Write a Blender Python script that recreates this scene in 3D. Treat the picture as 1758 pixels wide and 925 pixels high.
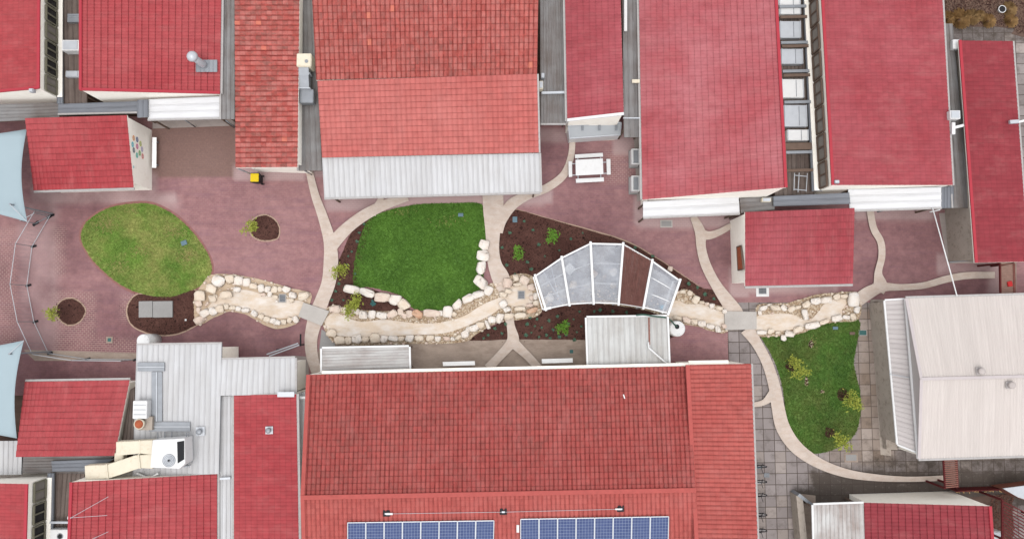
import bpy, bmesh, math, random
from mathutils import Vector, Matrix
from mathutils import geometry as mgeo, noise as mnoise
R = math.radians
random.seed(7)
for o in list(bpy.data.objects): bpy.data.objects.remove(o)
scene = bpy.context.scene
COL = scene.collection

# ------------------------------------------------------------------ camera
H, F, TILT = 48.8, 1366.0, R(3.8)
cd = bpy.data.cameras.new('camera'); cam = bpy.data.objects.new('camera', cd); COL.objects.link(cam)
cd.sensor_width = 36.0; cd.lens = 36.0*F/1758.0; cd.clip_end = 3000; cd.clip_start = 0.5
cam.location = (0, 0, H); cam.rotation_euler = (TILT, 0, 0)
scene.camera = cam
# ------------------------------------------------------------------ world: bright overcast, soft light from the foot of the picture
SUN_EL, SUN_AZ = R(76), R(185)      # azimuth clockwise from +Y
w = bpy.data.worlds.new("World"); scene.world = w; w.use_nodes = True
nt = w.node_tree; nt.nodes.clear()
wo = nt.nodes.new('ShaderNodeOutputWorld'); bg = nt.nodes.new('ShaderNodeBackground')
sky = nt.nodes.new('ShaderNodeTexSky'); sky.sky_type = 'NISHITA'; sky.sun_disc = False
sky.sun_elevation = SUN_EL; sky.sun_rotation = SUN_AZ; sky.dust_density = 4.0; sky.air_density = 1.0
hs = nt.nodes.new('ShaderNodeHueSaturation'); hs.inputs['Saturation'].default_value = 0.22
nt.links.new(sky.outputs[0], hs.inputs['Color']); cl_ = nt.nodes.new('ShaderNodeMix'); cl_.data_type = 'RGBA'; cl_.inputs[0].default_value = 0.55      # even cloud layer over the sky
cl_.inputs[7].default_value = (5.6, 5.65, 5.75, 1)
nt.links.new(hs.outputs[0], cl_.inputs[6]); nt.links.new(cl_.outputs[2], bg.inputs['Color'])
bg.inputs['Strength'].default_value = 0.15
nt.links.new(bg.outputs[0], wo.inputs[0])
sd = bpy.data.lights.new('sun', 'SUN'); sd.energy = 0.6; sd.angle = R(35); sd.color = (1.0, 0.965, 0.93)
sun = bpy.data.objects.new('sun', sd); COL.objects.link(sun)
svec = Vector((math.sin(SUN_AZ)*math.cos(SUN_EL), math.cos(SUN_AZ)*math.cos(SUN_EL), math.sin(SUN_EL)))
sun.rotation_euler = svec.to_track_quat('Z', 'Y').to_euler()
vs = scene.view_settings
vs.view_transform = 'Standard'; vs.look = 'None'; vs.exposure = 0.98; vs.gamma = 1.0; vs.use_curve_mapping = False

# ------------------------------------------------------------------ projection of photo pixels to real places
CT, ST = math.cos(TILT), math.sin(TILT)
def ray(px, py):
    x = (px-879.0)/F; y = (462.5-py)/F
    return Vector((x, y*CT+ST, y*ST-CT))
def P(px, py, z=0.0):
    d = ray(px, py); t = (H-z)/-d.z
    return Vector((d.x*t, d.y*t, z))
def on_plane(px, py, p0, n):
    d = ray(px, py); o = Vector((0, 0, H))
    return o + d*((p0-o).dot(n)/d.dot(n))
K = 1.8
def S(r, g, b, k=K):
    def f(c):
        c /= 255.0
        return (c/12.92 if c <= 0.04045 else ((c+0.055)/1.055)**2.4)/k
    return (f(r), f(g), f(b), 1.0)

# ------------------------------------------------------------------ material helpers
class NB:
    def __init__(s, name, rough=0.8, metal=0.0, spec=0.12):
        s.m = bpy.data.materials.new(name); s.m.use_nodes = True
        s.t = s.m.node_tree; s.b = s.t.nodes['Principled BSDF']
        s.b.inputs['Roughness'].default_value = rough; s.b.inputs['Metallic'].default_value = metal
        s.b.inputs['Specular IOR Level'].default_value = spec
        s.co = s.t.nodes.new('ShaderNodeTexCoord')
    def n(s, typ, **kw):
        x = s.t.nodes.new(typ)
        for k, v in kw.items():
            if k in ('operation', 'blend_type', 'data_type', 'attribute_name', 'feature', 'noise_dimensions', 'clamp'): setattr(x, k, v)
            else: x.inputs[k.replace('_', ' ')].default_value = v
        return x
    def l(s, a, b): s.t.links.new(a, b)
    def mapping(s, vec, scale):
        m = s.n('ShaderNodeMapping'); m.inputs['Scale'].default_value = scale; s.l(vec, m.inputs['Vector']); return m.outputs[0]
    def noise(s, scale, vec=None, detail=3.0, rough=0.55):
        x = s.n('ShaderNodeTexNoise', Scale=scale, Detail=detail, Roughness=rough)
        s.l(vec if vec is not None else s.co.outputs['Object'], x.inputs['Vector']); return x.outputs['Fac']
    def ramp(s, fac, stops):
        r = s.n('ShaderNodeValToRGB'); cr = r.color_ramp
        while len(cr.elements) < len(stops): cr.elements.new(0.5)
        for e, (p, c) in zip(cr.elements, stops):
            e.position = p; e.color = c if not isinstance(c, (int, float)) else (c, c, c, 1)
        s.l(fac, r.inputs[0]); return r.outputs[0]
    def math(s, op, a, b=None):
        x = s.n('ShaderNodeMath', operation=op)
        for i, v in enumerate((a, b)):
            if v is None: continue
            if isinstance(v, (int, float)): x.inputs[i].default_value = v
            else: s.l(v, x.inputs[i])
        return x.outputs[0]
    def mix(s, fac, a, b, mode='MIX'):
        x = s.n('ShaderNodeMix', data_type='RGBA', blend_type=mode)
        for i, v in ((0, fac), (6, a), (7, b)):
            if isinstance(v, (int, float)): x.inputs[i].default_value = v if i == 0 else (v, v, v, 1)
            elif isinstance(v, tuple): x.inputs[i].default_value = v
            else: s.l(v, x.inputs[i])
        return x.outputs[2]
    def color(s, v):
        if isinstance(v, tuple): s.b.inputs['Base Color'].default_value = v
        else: s.l(v, s.b.inputs['Base Color'])
        return s
    def bump(s, h, strength=0.3, dist=0.02):
        b = s.n('ShaderNodeBump', Strength=strength, Distance=dist); s.l(h, b.inputs['Height']); s.l(b.outputs[0], s.b.inputs['Normal'])

def sc(c, k): return (c[0]*k, c[1]*k, c[2]*k, 1)
def mat_plain(name, c, rough=0.6, var=0.12, scale=2.5, metal=0.0, dirt=None, dirt_amt=0.3):
    b = NB(name, rough, metal)
    f = b.noise(scale, detail=5)
    col = b.mix(f, sc(c, 1-var*1.6), sc(c, 1+var))
    if dirt:
        g = b.ramp(b.noise(scale*2.3, detail=6, rough=0.7), [(0.52, 0.0), (0.72, 1.0)])
        col = b.mix(b.math('MULTIPLY', g, dirt_amt), col, dirt)
    b.color(col); b.bump(b.noise(60, detail=2), 0.15, 0.01)
    return b.m

def mat_tile(name, c, var=0.12, lichen=0.0, lichen_c=None, odd=0.0, odd_c=None, fade=0.12, fade_c=None, rough=0.55, joint=0.35, streak=0.0, pale=0.0, k=0.88, moss=0):
    """c roof tile colour; UV in whole tiles, so every tile gets its own tint."""
    c = sc(c, k); dark = (c[0]*0.42, c[1]*0.30, c[2]*0.30, 1)
    b = NB(name, rough)
    uv = b.co.outputs['UV']
    fl = b.n('ShaderNodeVectorMath', operation='FLOOR'); b.l(uv, fl.inputs[0])
    wn = b.n('ShaderNodeTexWhiteNoise'); b.l(fl.outputs[0], wn.inputs['Vector'])
    tile = wn.outputs['Value']
    col = b.mix(tile, sc(c, 1-var), sc(c, 1+var))
    big = b.ramp(b.noise(0.22, detail=5, rough=0.6), [(0.35, 0.0), (0.68, 1.0)])
    col = b.mix(b.math('MULTIPLY', big, fade), col, fade_c or S(214, 150, 150))
    med = b.noise(2.2, detail=6, rough=0.7)
    col = b.mix(b.ramp(med, [(0.3, 0.30), (0.55, 0.0)]), col, sc(c, 0.55))
    if lichen:
        ml = b.noise(0.35, detail=3)
        l1 = b.noise(5.0, detail=8, rough=0.85)
        m = b.math('ADD', b.math('MULTIPLY', l1, 0.6), b.math('ADD', b.math('MULTIPLY', ml, 0.35), b.math('MULTIPLY', tile, 0.22)))
        m = b.ramp(m, [(0.56-0.12*lichen, 0.0), (0.74-0.10*lichen, 1.0)])
        col = b.mix(b.math('MULTIPLY', m, min(0.85, 0.5+lichen*0.5)), col, lichen_c or S(128, 108, 98))
        sp = b.ramp(b.noise(14.0, detail=4, rough=0.9), [(0.66, 0.0), (0.72, 1.0)])
        col = b.mix(b.math('MULTIPLY', sp, 0.5), col, S(205, 180, 165))
    if pale:
        wn3 = b.n('ShaderNodeTexWhiteNoise'); ad3 = b.n('ShaderNodeVectorMath', operation='ADD'); ad3.inputs[1].default_value = (3.0, 29.0, 0)
        b.l(fl.outputs[0], ad3.inputs[0]); b.l(ad3.outputs[0], wn3.inputs['Vector'])
        pm = b.ramp(b.math('ADD', b.math('MULTIPLY', wn3.outputs['Value'], 0.20), b.math('MULTIPLY', b.noise(1.6, detail=6, rough=0.75), 0.9)), [(0.45, 0.0), (0.78, 1.0)])
        col = b.mix(b.math('MULTIPLY', pm, pale), col, b.mix(b.noise(9, detail=5, rough=0.8), S(214, 118, 112), S(236, 168, 158)))
    if odd:
        wn2 = b.n('ShaderNodeTexWhiteNoise'); ad = b.n('ShaderNodeVectorMath', operation='ADD'); ad.inputs[1].default_value = (17.0, 5.0, 0)
        b.l(fl.outputs[0], ad.inputs[0]); b.l(ad.outputs[0], wn2.inputs['Vector'])
        o = b.math('GREATER_THAN', wn2.outputs['Value'], 1-odd)
        col = b.mix(b.math('MULTIPLY', o, 0.8), col, odd_c or S(226, 138, 112))
    # laps between courses darkened: occlusion painted into the colour, plus slight grime
    sx = b.n('ShaderNodeSeparateXYZ'); b.l(uv, sx.inputs[0])
    fv = b.math('FRACT', sx.outputs[1]); g = b.ramp(fv, [(0.0, 1.0), (0.13, 0.0), (0.90, 0.0), (1.0, 0.8)])
    col = b.mix(b.math('MULTIPLY', g, b.math('MULTIPLY', joint, b.math('ADD', 0.4, b.noise(1.3)))), col, sc(c, 0.30))
    if streak:  # roll shading painted dark into the valleys, along with dirt in the pans
        fu = b.math('FRACT', sx.outputs[0]); g = b.ramp(fu, [(0.0, 1.0), (0.20, 0.75), (0.36, 0.0), (0.90, 0.0)])
        stn = b.ramp(b.noise(1.0, b.mapping(uv, (1.3, 0.30, 1)), detail=6, rough=0.75), [(0.30, 0.0), (0.66, 1.0)])
        col = b.mix(b.math('MULTIPLY', g, b.math('MULTIPLY', b.math('ADD', stn, 0.35), streak)), col, dark)
        col = b.mix(b.math('MULTIPLY', b.ramp(b.noise(1.0, b.mapping(uv, (1.9, 0.7, 1)), detail=5, rough=0.8), [(0.5, 0.0), (0.62, 1.0)]), streak*0.55), col, sc(c, 1.3))
    if moss:    # growth where water lingers at the foot of the slope
        mm = b.math('MULTIPLY', b.ramp(b.math('DIVIDE', sx.outputs[1], moss), [(0.72, 0.0), (1.0, 1.0)]), b.ramp(b.noise(1.0, b.mapping(uv, (1.1, 0.5, 1)), detail=6, rough=0.75), [(0.25, 0.25), (0.6, 1.0)]))
        col = b.mix(b.math('MULTIPLY', mm, 0.62), col, S(112, 60, 56))
    drip = b.ramp(b.noise(1.0, b.mapping(uv, (0.55, 0.07, 1)), detail=7, rough=0.7), [(0.48, 0.0), (0.72, 1.0)])
    col = b.mix(b.math('MULTIPLY', drip, 0.34), col, (c[0]*0.55, c[1]*0.62, c[2]*0.6, 1))
    bleach = b.ramp(b.noise(1.0, b.mapping(uv, (0.22, 0.13, 1)), detail=8, rough=0.72), [(0.50, 0.0), (0.74, 1.0)])
    col = b.mix(b.math('MULTIPLY', bleach, 0.22), col, S(212, 150, 146))
    fleck = b.ramp(b.noise(7.0, detail=3, rough=0.9), [(0.74, 0.0), (0.78, 1.0)])
    col = b.mix(b.math('MULTIPLY', fleck, 0.45), col, S(226, 150, 146))
    b.color(col); b.bump(b.noise(35, detail=4), 0.25, 0.01)
    return b.m

def mat_corr(name, c, stain=None, amt=0.4, rough=0.45, metal=0.0, seam=0.25):
    """weathered sheet metal; UV u counts ribs, v runs along the sheet in metres."""
    b = NB(name, rough, metal)
    uv = b.co.outputs['UV']
    st = b.noise(1.0, b.mapping(uv, (0.9, 0.22, 1)), detail=6, rough=0.7)
    fl = b.n('ShaderNodeVectorMath', operation='FLOOR'); b.l(b.mapping(uv, (0.25, 0.0001, 1)), fl.inputs[0])
    wn = b.n('ShaderNodeTexWhiteNoise'); b.l(fl.outputs[0], wn.inputs['Vector'])
    col = b.mix(wn.outputs['Value'], sc(c, 0.93), sc(c, 1.05))
    col = b.mix(b.ramp(st, [(0.35, 0.0), (0.75, 1.0)]), col, sc(c, 0.80))
    if stain:
        pt = b.noise(0.55, detail=6, rough=0.65)
        m = b.ramp(b.math('ADD', b.math('MULTIPLY', pt, 0.6), b.math('MULTIPLY', st, 0.45)), [(0.44, 0.0), (0.66, 1.0)])
        col = b.mix(b.math('MULTIPLY', m, amt), col, stain)
    sx = b.n('ShaderNodeSeparateXYZ'); b.l(uv, sx.inputs[0])
    fu = b.math('FRACT', sx.outputs[0]); g = b.ramp(fu, [(0.0, 1.0), (0.16, 0.0), (0.84, 0.0), (1.0, 1.0)])
    col = b.mix(b.math('MULTIPLY', g, seam), col, sc(c, 0.35))
    b.color(col)
    return b.m

def mat_paving():
    b = NB('brick_paving', 0.55)
    at = b.n('ShaderNodeAttribute', attribute_name='tone')       # R dry, G pale joints, B brown aggregate
    sp = b.n('ShaderNodeSeparateColor'); b.l(at.outputs['Color'], sp.inputs[0])
    vec = b.mapping(b.co.outputs['Object'], (1, 1, 1))
    rot = b.n('ShaderNodeMapping'); rot.inputs['Rotation'].default_value = (0, 0, R(1.4)); b.l(vec, rot.inputs[0])
    br = b.n('ShaderNodeTexBrick', Scale=1.0, Mortar_Size=0.012, Mortar_Smooth=0.4, Bias=0.0, Brick_Width=0.25, Row_Height=0.125)
    b.l(rot.outputs[0], br.inputs['Vector'])
    br.inputs['Color1'].default_value = S(178, 128, 130); br.inputs['Color2'].default_value = S(160, 114, 118); br.inputs['Mortar'].default_value = S(190, 154, 150)
    n1 = b.ramp(b.noise(0.22, detail=6, rough=0.65), [(0.32, 0.0), (0.66, 1.0)])
    n2 = b.noise(1.7, detail=8, rough=0.75)
    col = b.mix(b.math('MULTIPLY', n1, 0.6), br.outputs['Color'], S(198, 152, 150))
    col = b.mix(b.ramp(n2, [(0.35, 0.40), (0.6, 0.0)]), col, S(112, 80, 86))
    bands = b.noise(1.0, b.mapping(b.co.outputs['Object'], (0.35, 3.2, 1)), detail=4, rough=0.7)
    col = b.mix(b.ramp(bands, [(0.48, 0.0), (0.70, 0.38)]), col, S(140, 106, 122))
    sp2 = b.ramp(b.noise(9, detail=5, rough=0.8), [(0.60, 0.0), (0.72, 1.0)])
    col = b.mix(b.math('MULTIPLY', sp2, 0.30), col, S(205, 168, 160))
    col = b.mix(b.ramp(sp.outputs[2], [(0.0, 0.0), (1.0, 0.8)]), col, b.mix(b.noise(8, detail=6, rough=0.8), S(96, 72, 68), S(170, 142, 126)))
    dry = b.math('MULTIPLY', sp.outputs[0], b.math('ADD', 0.45, b.noise(0.9, detail=5)))
    col = b.mix(b.math('MINIMUM', dry, 0.85), col, S(205, 178, 176))
    # mortar: dark where damp, pale sand in the patches that were relaid
    wa = b.n('ShaderNodeAttribute', attribute_name='wet')
    wet = b.math('MULTIPLY', wa.outputs['Fac'], b.ramp(b.noise(0.5, detail=7, rough=0.7), [(0.30, 0.35), (0.60, 1.0)]))
    col = b.mix(b.math('MULTIPLY', wet, 0.72), col, b.mix(n2, S(84, 54, 60), S(132, 92, 96)))
    mcol = b.mix(sp.outputs[1], S(110, 84, 86), S(205, 178, 166))
    col = b.mix(b.math('MULTIPLY', br.outputs['Fac'], b.math('ADD', 0.22, b.math('MULTIPLY', sp.outputs[1], 0.55))), col, mcol)
    b.color(col); b.bump(b.math('SUBTRACT', n2, b.math('MULTIPLY', br.outputs['Fac'], 0.4)), 0.25, 0.01)
    b.l(b.ramp(n1, [(0, 0.75), (1, 0.45)]), b.b.inputs['Roughness'])
    return b.m

def mat_flags():
    b = NB('flagstones', 0.65)
    rot = b.n('ShaderNodeMapping'); rot.inputs['Rotation'].default_value = (0, 0, R(-0.5)); b.l(b.co.outputs['Object'], rot.inputs[0])
    br = b.n('ShaderNodeTexBrick', Scale=1.0, Mortar_Size=0.022, Mortar_Smooth=0.2, Bias=0.1, Brick_Width=0.66, Row_Height=0.66)
    br.offset = 0.0
    b.l(rot.outputs[0], br.inputs['Vector'])
    br.inputs['Color1'].default_value = S(170, 160, 158); br.inputs['Color2'].default_value = S(146, 136, 134); br.inputs['Mortar'].default_value = S(98, 88, 82)
    at = b.n('ShaderNodeAttribute', attribute_name='tone'); sp = b.n('ShaderNodeSeparateColor'); b.l(at.outputs['Color'], sp.inputs[0])
    fl = b.n('ShaderNodeVectorMath', operation='FLOOR'); b.l(b.mapping(rot.outputs[0], (1/0.66, 1/0.66, 1)), fl.inputs[0])
    wn = b.n('ShaderNodeTexWhiteNoise'); b.l(fl.outputs[0], wn.inputs['Vector'])
    n2 = b.noise(1.6, detail=8, rough=0.72)
    col = b.mix(b.math('MULTIPLY', sp.outputs[0], 0.75), br.outputs['Color'], b.mix(wn.outputs['Value'], S(150, 128, 108), S(188, 172, 160)))
    col = b.mix(b.math('MULTIPLY', b.math('GREATER_THAN', wn.outputs['Value'], 0.86), 0.4), col, S(196, 182, 172))
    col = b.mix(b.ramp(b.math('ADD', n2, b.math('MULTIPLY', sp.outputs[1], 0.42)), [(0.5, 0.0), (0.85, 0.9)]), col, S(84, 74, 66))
    col = b.mix(b.ramp(b.noise(5, detail=6, rough=0.85), [(0.58, 0.0), (0.7, 0.4)]), col, S(206, 198, 188))
    col = b.mix(b.math('MULTIPLY', br.outputs['Fac'], 0.75), col, S(88, 76, 70))
    b.color(col); b.bump(b.math('SUBTRACT', n2, br.outputs['Fac']), 0.3, 0.015)
    return b.m

def mat_concrete(name, c, spots=0.3, c2=None, scale=1.0, rough=0.85):
    b = NB(name, rough)
    a = b.noise(0.8*scale, detail=8, rough=0.7); d = b.noise(18, detail=4, rough=0.8)
    col = b.mix(b.ramp(a, [(0.3, 0), (0.7, 1)]), sc(c, 0.88), sc(c, 1.08))
    col = b.mix(b.ramp(d, [(0.35, 0.35), (0.55, 0.0)]), col, sc(c, 0.75))
    if c2: col = b.mix(b.math('MULTIPLY', b.ramp(b.noise(0.9*scale, b.mapping(b.co.outputs['Object'], (1, 2.2, 1)), detail=6, rough=0.7), [(0.42, 0), (0.66, 1)]), spots), col, c2)
    b.color(col); b.bump(d, 0.3, 0.01)
    return b.m

def mat_mulch():
    b = NB('bark_mulch', 0.95)
    d = b.noise(12, detail=8, rough=0.85); a = b.noise(0.8, detail=5)
    col = b.mix(b.ramp(d, [(0.32, 0), (0.68, 1)]), S(66, 42, 38), S(108, 74, 66))
    col = b.mix(b.ramp(a, [(0.4, 0.0), (0.7, 0.5)]), col, S(122, 88, 78))
    vo = b.n('ShaderNodeTexVoronoi', Scale=1.9); b.l(b.co.outputs['Object'], vo.inputs['Vector'])
    col = b.mix(b.ramp(vo.outputs['Distance'], [(0.10, 0.85), (0.20, 0.0)]), col, S(46, 28, 26))
    b.color(col); b.bump(d, 0.8, 0.04); return b.m

def mat_gravel():
    b = NB('tan_gravel', 0.9)
    v = b.n('ShaderNodeTexVoronoi', Scale=11.0); b.l(b.co.outputs['Object'], v.inputs['Vector'])
    sp = b.n('ShaderNodeSeparateColor'); b.l(v.outputs['Color'], sp.inputs[0])
    col = b.mix(sp.outputs[0], S(194, 168, 138), S(232, 216, 194))
    col = b.mix(b.ramp(v.outputs['Distance'], [(0.45, 0.0), (0.8, 0.7)]), col, S(128, 100, 76))
    b.color(col); b.bump(v.outputs['Distance'], -0.6, 0.03); return b.m

def mat_grass(name, c1, c2, dry=None, dry_amt=0.0, blades=True):
    b = NB(name, 0.7, spec=0.25)
    a = b.noise(0.55, detail=5, rough=0.6); d = b.noise(7, detail=6, rough=0.8)
    col = b.mix(b.ramp(d, [(0.3, 0), (0.7, 1)]), c1, c2)
    col = b.mix(b.ramp(a, [(0.35, 0.0), (0.7, 0.6)]), col, sc(c2, 1.25))
    if dry: col = b.mix(b.math('MULTIPLY', b.ramp(b.noise(0.38, detail=6, rough=0.7), [(0.42, 0.0), (0.62, 1.0)]), dry_amt), col, dry)
    b.color(col); b.bump(d, 0.6, 0.03)
    if blades: b.b.inputs['Subsurface Weight'].default_value = 0.0
    return b.m

def mat_rock(name, c1, c2, c3):
    b = NB(name, 0.85)
    oi = b.n('ShaderNodeObjectInfo')
    ad = b.n('ShaderNodeVectorMath', operation='ADD'); b.l(b.co.outputs['Object'], ad.inputs[0])
    mu = b.n('ShaderNodeMath', operation='MULTIPLY'); b.l(oi.outputs['Random'], mu.inputs[0]); mu.inputs[1].default_value = 50
    cb = b.n('ShaderNodeCombineXYZ'); b.l(mu.outputs[0], cb.inputs[0]); b.l(cb.outputs[0], ad.inputs[1])
    n1 = b.noise(2.2, ad.outputs[0], detail=6, rough=0.65); n2 = b.noise(9, ad.outputs[0], detail=5, rough=0.8)
    col = b.mix(b.ramp(n1, [(0.38, 0), (0.66, 1)]), c1, c2)
    col = b.mix(b.math('MULTIPLY', b.ramp(oi.outputs['Random'], [(0.3, 0), (1, 1)]), 0.5), col, c2)
    col = b.mix(b.ramp(n2, [(0.56, 0.0), (0.75, 0.6)]), col, c3)
    b.color(col); b.bump(b.math('ADD', n1, b.math('MULTIPLY', n2, 0.5)), 0.5, 0.06); return b.m

RED = dict(joint=0.42)
M = {}
M['red'] = mat_tile('red_metal_tile', S(190, 73, 79), var=0.08, fade=0.35, fade_c=S(204, 112, 112), **RED)
M['red_b'] = mat_tile('red_metal_tile_dull', S(180, 76, 84), var=0.08, fade=0.55, fade_c=S(200, 112, 120), joint=0.28)
M['red_pink'] = mat_tile('pale_pink_metal_tile', S(194, 88, 95), var=0.07, fade=0.75, fade_c=S(206, 132, 138), joint=0.22)  # paler and pinker than the other red tiles
M['red_deep'] = mat_tile('deep_red_metal_tile', S(160, 60, 69), var=0.08, fade=0.2, fade_c=S(190, 92, 100), **RED)
M['old'] = mat_tile('old_terracotta_tile', S(196, 92, 84), var=0.30, lichen=0.55, lichen_c=S(116, 88, 80), odd=0.012, odd_c=S(232, 140, 116), joint=0.5, rough=0.8, streak=1.0, pale=0.75, k=1.0)
M['old_b'] = mat_tile('lichened_terracotta_tile', S(190, 92, 84), var=0.26, lichen=0.35, lichen_c=S(120, 86, 80), odd=0.006, odd_c=S(230, 140, 116), joint=0.45, rough=0.8, streak=0.95, pale=0.55, k=1.0, moss=27)
M['salmon'] = mat_tile('salmon_tile', S(218, 118, 112), var=0.07, fade=0.25, fade_c=S(232, 162, 154), joint=0.45, rough=0.7, streak=0.22, k=0.88)
M['brickred'] = mat_tile('terracotta_tile_shaded', S(176, 80, 76), var=0.12, lichen=0.22, lichen_c=S(132, 82, 76), fade=0.35, fade_c=S(196, 112, 104), joint=0.35, rough=0.75, streak=0.95, pale=0.18, k=1.0)  # upper slope: its shade is put into the tile colour
M['brickred_lit'] = mat_tile('terracotta_tile_lit', S(202, 98, 92), var=0.07, fade=0.35, lichen=0.06, lichen_c=S(150, 70, 66), fade_c=S(220, 134, 124), joint=0.30, rough=0.75, streak=0.6, pale=0.15, k=0.9)  # lighter copy of the same tile, painted for the better lit slopes
M['pane_g'] = mat_plain('dusty_pane', S(150, 142, 136), 0.3, 0.25, 3)
M['cap'] = mat_plain('ridge_cap_red', S(196, 98, 92), 0.7, 0.12, 3.0, dirt=S(150, 80, 76), dirt_amt=0.4)
M['capnew'] = mat_plain('barge_red', S(190, 66, 78), 0.5, 0.06)
M['zinc'] = mat_corr('pale_zincalume', S(226, 226, 228), S(190, 184, 178), 0.3)
M['whitecorr'] = mat_corr('white_sheet_roof', S(248, 248, 250), S(226, 224, 222), 0.3)
M['shedcorr'] = mat_corr('worn_shed_roof', S(222, 222, 220), S(168, 158, 148), 0.55)
M['rustwhite'] = mat_corr('chalky_awning_roof', S(222, 220, 218), S(150, 128, 118), 0.8)
M['greycorr'] = mat_corr('grey_weathered_sheet', S(158, 156, 156), S(112, 98, 90), 0.75)
M['browncorr'] = mat_corr('brown_weathered_sheet', S(140, 126, 118), S(88, 72, 66), 0.8, seam=0.5)
M['bluegrey'] = mat_corr('blue_grey_flashing', S(146, 150, 158), S(112, 112, 118), 0.4)
M['beige'] = mat_corr('beige_sheet_roof', S(230, 220, 214), S(218, 206, 200), 0.35, seam=0.09)
M['beigeflat'] = mat_corr('beige_leanto_sheet', S(220, 212, 210), S(200, 190, 188), 0.3)
M['cream'] = mat_plain('cream_wall', S(255, 250, 240, 1.22), 0.8, 0.02, 1.2, dirt=S(226, 214, 196, 1.3), dirt_amt=0.3)
M['stainwall'] = mat_plain('stained_plinth', S(196, 184, 172), 0.85, 0.12, 1.5, dirt=S(136, 120, 106), dirt_amt=0.7)
M['white'] = mat_plain('white_paint', S(250, 250, 250), 0.4, 0.03, 2.0, dirt=S(200, 198, 194), dirt_amt=0.25)
M['bright'] = mat_plain('clean_white', S(255, 255, 255, 1.2), 0.4, 0.02)
M['gutter'] = mat_plain('pale_gutter', S(196, 192, 190), 0.5, 0.1, 3, dirt=S(120, 112, 108), dirt_amt=0.4)
M['galv'] = mat_plain('galvanised_steel', S(168, 172, 178), 0.4, 0.15, 3, metal=0.3)
M['galv_l'] = mat_plain('bright_galvanised', S(214, 218, 224), 0.35, 0.1, 3, metal=0.2)
M['dark'] = mat_plain('dark_opening', S(44, 42, 44), 0.5, 0.1)
M['olive'] = mat_plain('olive_window_frame', S(140, 136, 118), 0.6, 0.12, dirt=S(100, 94, 78))
M['duct'] = mat_plain('cream_duct', S(246, 236, 214), 0.6, 0.05, 2, dirt=S(214, 184, 150), dirt_amt=0.4)
M['timber'] = mat_plain('weathered_timber', S(128, 108, 96), 0.85, 0.2, 4)
M['maroon'] = mat_plain('maroon_timber', S(112, 46, 48), 0.75, 0.2, 4, dirt=S(64, 34, 34), dirt_amt=0.5)
M['maroon_l'] = mat_plain('worn_maroon_batten', S(160, 112, 100), 0.8, 0.25, 5, dirt=S(92, 50, 46), dirt_amt=0.6)
M['yellow'] = mat_plain('yellow_plastic', S(246, 214, 40), 0.4, 0.04)
M['blackp'] = mat_plain('black_plastic', S(40, 40, 44), 0.5, 0.1)
M['bluelid'] = mat_plain('blue_grey_plastic', S(112, 138, 150), 0.5, 0.1)
M['teal'] = mat_plain('teal_plastic', S(74, 118, 116), 0.5, 0.1)
M['greyslab'] = mat_concrete('grey_slab', S(170, 168, 166), 0.2)
M['bridge'] = mat_concrete('pale_slab', S(206, 200, 194), 0.2)
M['path'] = mat_concrete('cream_path', S(228, 212, 200), 0.55, S(204, 180, 162), scale=2.2)
M['channel'] = mat_concrete('creek_render', S(238, 218, 196), 0.75, S(252, 246, 240))
M['apron'] = mat_concrete('old_concrete', S(184, 166, 152), 0.8, S(152, 134, 122))
M['cleanslab'] = mat_concrete('pale_concrete_slab', S(182, 170, 164), 0.5, S(206, 192, 186))
M['soil'] = mat_concrete('bare_soil', S(118, 96, 86), 0.7, S(84, 66, 58))
M['mortar_bed'] = mat_concrete('pale_mortar_bed', S(222, 200, 174), 0.6, S(190, 158, 128), scale=3.0)
M['mulch'] = mat_mulch(); M['gravel'] = mat_gravel()
M['chips'] = mat_plain('bark_chips', S(84, 56, 50), 0.9, 0.4, 6)
M['beige_vent'] = mat_plain('beige_vent', S(206, 196, 192), 0.6, 0.06)
M['pebble'] = mat_plain('pebbles', S(206, 178, 146), 0.9, 0.3, 7)
M['rock_w'] = mat_rock('white_sandstone', S(255, 250, 244), S(250, 236, 222), S(222, 196, 174))
M['rock_c'] = mat_rock('cream_sandstone', S(250, 238, 220), S(240, 220, 198), S(208, 178, 152))
M['rock_p'] = mat_rock('pink_sandstone', S(246, 230, 214), S(236, 210, 194), S(198, 156, 136))
M['rock_o'] = mat_rock('rust_sandstone', S(234, 202, 176), S(220, 172, 140), S(176, 122, 98))
M['grass'] = mat_grass('green_grass', S(54, 94, 22), S(100, 144, 50))
M['grass_dry'] = mat_grass('patchy_grass', S(82, 122, 38), S(128, 160, 66), S(188, 176, 108), 0.55)
M['grass_r'] = mat_grass('dark_grass', S(52, 90, 28), S(92, 130, 48), S(126, 120, 66), 0.4)
M['leaf'] = mat_plain('yellow_green_leaf', S(168, 176, 74), 0.6, 0.35, 9)
M['leaf_g'] = mat_plain('fresh_green_leaf', S(112, 158, 56), 0.6, 0.35, 9)
M['leaf_t'] = mat_plain('blue_green_leaf', S(92, 126, 104), 0.6, 0.3, 9)
M['straw'] = mat_plain('straw_blade', S(204, 168, 118, 1.3), 0.8, 0.45, 6)
M['bark'] = mat_plain('young_bark', S(126, 102, 80), 0.9, 0.2, 8)
M['sail'] = mat_plain('pale_blue_sail', S(178, 196, 204), 0.8, 0.03, 1.0)
M['brush'] = mat_plain('brown_roll_roof', S(148, 104, 96), 0.85, 0.3, 4, dirt=S(104, 70, 64), dirt_amt=0.5)
M['green_hose'] = mat_plain('green_hose', S(70, 104, 92), 0.5, 0.1)
M['redp'] = mat_plain('red_paint', S(200, 48, 50), 0.5, 0.08)
M['bluep'] = mat_plain('blue_cloth', S(120, 190, 220), 0.7, 0.05)
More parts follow.
